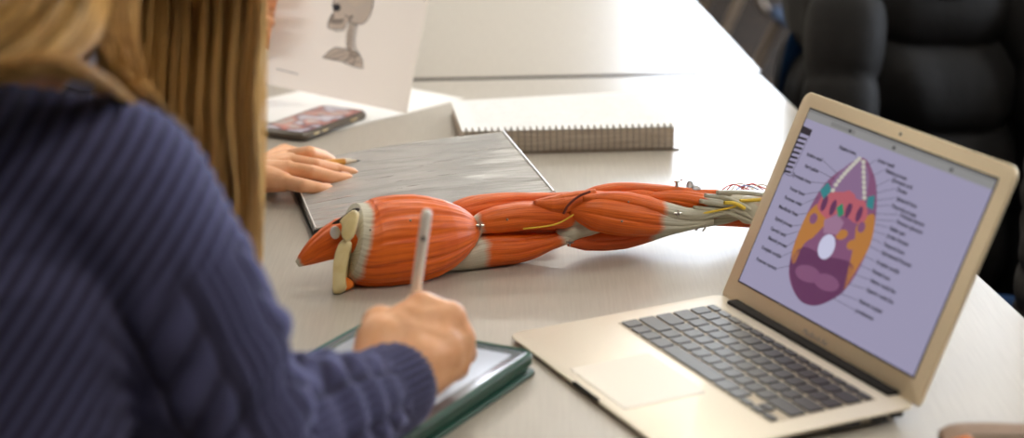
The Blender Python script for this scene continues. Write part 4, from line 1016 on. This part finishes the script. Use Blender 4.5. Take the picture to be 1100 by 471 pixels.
chain(sw2, [sR2+Z, eR2+Z+e3*.008, wR2+Z-Vector((.055,0,-.008))], (.062,.05,.034), 20); chain(sw2, [sL2+Z, eL2+Z+e3*.01, wL2+Z-Vector((.03,0,0))], (.062,.05,.034), 20)
m5 = blob(sw2, .006, 6); m5.materials.append(M['knit2']); smooth_all(m5); link('jumper', m5, p2)
legs(p2, pv2, f2, l2, M['denim'])
h2 = Strands(); H2 = hc2+Z
for i in range(2600):
    a = rnd(0, 2*PI); dv = Vector((math.cos(a)*.9-.15, math.sin(a), 0)); 
    if dv.x > .5:
        h2.add([H2+Vector((-.02+rnd(-.02,.02),rnd(-.01,.01),.116)), H2+dv*.065+e3*.10, H2+dv*.10+e3*.062], rnd(.0008,.0014), rnd(0,.25), 10, .8); continue
    h2.add([H2+Vector((-.02+rnd(-.02,.02),rnd(-.01,.01),.116)), H2+dv*.09+e3*.08, H2+dv*.108+e3*.0, H2+dv*.105-e3*rnd(.1,.16)], rnd(.0008,.0014), rnd(0,.25), 10, .8)
hm2 = new_mesh('hair', h2.v, h2.f, M['hair']); fattr(hm2, 'tone', h2.t); link('hair', hm2, p2)
# pencil in that hand
pe = q4(612,170,.027); pa = q4(310,192,.030); pd_ = (pa-pe).normalized()
pc_ = thing('pencil', 'short orange sharpened pencil tucked under the curled index finger', 'pencil', pe)
MB().tube([pe+pd_*.019, pe+pd_*.022, pe+pd_*.072], [.0037,.0042,.0042], 6).build('shaft', M['pencil'], pc_, auto=False)
MB().tube([pe+pd_*.005, pe+pd_*.020], [.0011,.0040], 14).build('sharpened_cone', M['wood'], pc_)
MB().tube([pe, pe+pd_*.0055], [.0002,.0011], 10).build('lead', M['black'], pc_)
MB().tube([pe+pd_*.072, pe+pd_*.078], [.0042,.0042], 12).build('eraser', M['orange'], pc_)

# ------------------------------------------------------------------ chairs
def make_chair(label, seatm, grp='school chairs around the room'):
    t = thing('school_chair', label, 'chair', (0,0,0), grp)
    def shell(name, nu, nv, fun):
        vs = [fun(i/nu*2-1, j/nv*2-1) for i in range(nu+1) for j in range(nv+1)]
        fs = [(i*(nv+1)+j, (i+1)*(nv+1)+j, (i+1)*(nv+1)+j+1, i*(nv+1)+j+1) for i in range(nu) for j in range(nv)]
        me = new_mesh(name, vs, fs, seatm); o = link(name, me, t); md = o.modifiers.new('s', 'SOLIDIFY'); md.thickness = .008; md.offset = 0
    sqr = lambda a, b: (a*math.sqrt(1-.22*b*b), b*math.sqrt(1-.22*a*a))
    shell('seat', 14, 14, lambda a, b: Vector((sqr(a, b)[0]*.21, sqr(a, b)[1]*.21, .455-.018*(1-a*a)*(1-b*b)-.03*max(0, b-.5)**2*4)))
    shell('backrest', 14, 10, lambda a, b: Vector((sqr(a, b)[0]*.20, -.215-.02*b+.035*a*a, .74+sqr(a, b)[1]*.12)))
    for sx in (-1, 1):
        MB().tube(catmull([(sx*.165,-.13,.44), (sx*.185,-.17,.40), (sx*.20,-.33,.01)], 10), .012, 10).build('leg', M['tan_metal'], t)
        MB().tube(catmull([(sx*.165,.12,.44), (sx*.185,.17,.40), (sx*.20,.22,.01)], 10), .012, 10).build('leg', M['tan_metal'], t)
        MB().tube(catmull([(sx*.165,-.05,.435), (sx*.17,-.20,.45), (sx*.172,-.235,.60), (sx*.17,-.23,.80)], 14), .010, 10).build('back_post', M['tan_metal'], t)
    MB().tube([(-.17,-.12,.436), (.17,-.12,.436)], .009, 8).tube([(-.17,.11,.436), (.17,.11,.436)], .009, 8).build('seat_rail', M['steel'], t)
    return t
ch0 = make_chair('navy plastic school chair with chrome legs beyond the table corner', M['blue_plastic'])
def place(label, x, y, rz):
    r_ = ch0.copy(); COL.objects.link(r_); r_.location = (x, y, 0); r_.rotation_euler = (0, 0, rz); r_['label'] = label
    for c in ch0.children: d = c.copy(); COL.objects.link(d); d.parent = r_
    return r_
place('navy plastic school chair under the black puffer coat', .615+math.sin(.35)*-.215, 3.02+math.cos(.35)*.215, .35)
place('navy plastic school chair under the charcoal quilted coat', .80-math.sin(1.25)*.215, 2.50+math.cos(1.25)*.215, 1.25)
place('navy plastic school chair the jumper wearer sits on', pelv.x, pelv.y, math.atan2(fw.y, fw.x)-PI/2)
place('navy plastic school chair under the student with the pencil', pv2.x, pv2.y, -PI/2)
place('navy plastic school chair standing farthest behind the table corner', .80, 5.75, -1.5)
ch0.location = (.89, 5.0, 0); ch0.rotation_euler = (0, 0, -1.45)

# ------------------------------------------------------------------ coats
def coat(name, label, cat, c, w, d, zt, zb, rows, cols, mt, rz, seed, puff=1.):
    t = thing(name, label, cat, (c[0], c[1], 0), 'coats hung over the chair backs')
    rs = random.Random(seed); mb = MB(); R = Matrix.Rotation(rz, 3, 'Z'); C0 = Vector((c[0], c[1], 0))
    n1, n2 = 150, 150; vs = []
    for i in range(n1+1):
        v = i/n1; z = zt+(zb-zt)*v
        sh = math.sqrt(max(0, 1-(1-v/.10)**2)) if v < .10 else 1
        ww = w/2*(sh*(.90+.14*v)); dd = d/2*(.05+.95*sh)*(.85+.25*math.sin(PI*v))
        for j in range(n2):
            a = 2*PI*j/n2; ca, sa = math.cos(a), math.sin(a); sq = lambda x, e=.7: math.copysign(abs(x)**e, x)
            zr = v*rows+.25*math.sin(a*1+1)+.10*math.sin(3*a+seed); fr = abs(math.sin(PI*zr)); cr_ = abs(math.sin(cols*a/2+.3*math.sin(5*v)+seed))
            pf = sh*puff*(.030*(fr**.45-.8)+.018*(cr_**.4-.8))+.012*mnoise.noise(Vector((ca*3, sa*3, v*7+seed)))
            vs.append(C0+R @ Vector(((ww+pf)*sq(ca), (dd+pf)*sq(sa), z+.01*math.sin(2*a))))
    fs = [(i*n2+j, (i+1)*n2+j, (i+1)*n2+(j+1) % n2, i*n2+(j+1) % n2) for i in range(n1) for j in range(n2)]+[tuple(range(n2))[::-1], tuple(range(n1*n2, (n1+1)*n2))]
    me = new_mesh('shell', vs, fs, mt); link('shell', me, t)
    # sleeves hanging at both sides
    for s_ in (-1, 1):
        pts = catmull([C0+R @ Vector((s_*w*.36, -d*.30, zt-.08)), C0+R @ Vector((s_*w*.44, -d*.50, zt-.28)), C0+R @ Vector((s_*w*.42, -d*.52, zt-.50)), C0+R @ Vector((s_*w*.38, -d*.45, zt-.66))], 60)
        rad = [.052+puff*.010*(abs(math.sin(PI*i/60*rows*.9))**.5)-.012*i/60 for i in range(60)]
        MB().tube(pts, rad, 24).build('sleeve', mt, t, smooth=True)
    # collar
    pts = [C0+R @ Vector((w*.26*math.cos(a), d*.42*math.sin(a), zt-.045+.018*math.cos(2*a))) for a in [2*PI*i/40 for i in range(41)]]
    MB().tube(pts, .026*max(puff, .7), 14, cap=False).build('collar', mt, t, smooth=True)
    return t
ca = coat('puffer_coat', 'black puffer coat with large padded panels hung on chair', 'coat', (.615, 3.02), .42, .25, TZ+.20, .16, 6, 5, M['coat_black'], .35, 2, 1.0)
cb = coat('quilted_coat', 'charcoal finely quilted coat hung nearest behind the laptop', 'coat', (.80, 2.50), .42, .22, TZ+.26, .12, 20, 6, M['coat_grey'], 1.25, 5, .42)
MB().ball((.66,2.93,TZ+.17), (.022,.03,.035)).build('lining_patch', M['lining'], ca, smooth=True)

# ------------------------------------------------------------------ camera and view
cd = bpy.data.cameras.new('camera'); cam = bpy.data.objects.new('camera', cd); COL.objects.link(cam)
cam.location = (0, 0, CH+TZ); cam.rotation_euler = (PI/2-TH, 0, 0)
cd.sensor_width = 36; cd.lens = 36*F/1100; cd.clip_start = .05
cd.dof.use_dof = True; cd.dof.focus_distance = 2.10; cd.dof.aperture_fstop = 3.4
S.camera = cam
S.view_settings.view_transform = 'Standard'; S.view_settings.look = 'None'; S.view_settings.exposure = 0.3; S.view_settings.gamma = 1; S.view_settings.use_curve_mapping = False
S.cycles.use_denoising = True; S.cycles.max_bounces = 8; S.cycles.diffuse_bounces = 4; S.cycles.sample_clamp_indirect = 6; S.cycles.caustics_reflective = False; S.cycles.caustics_refractive = False
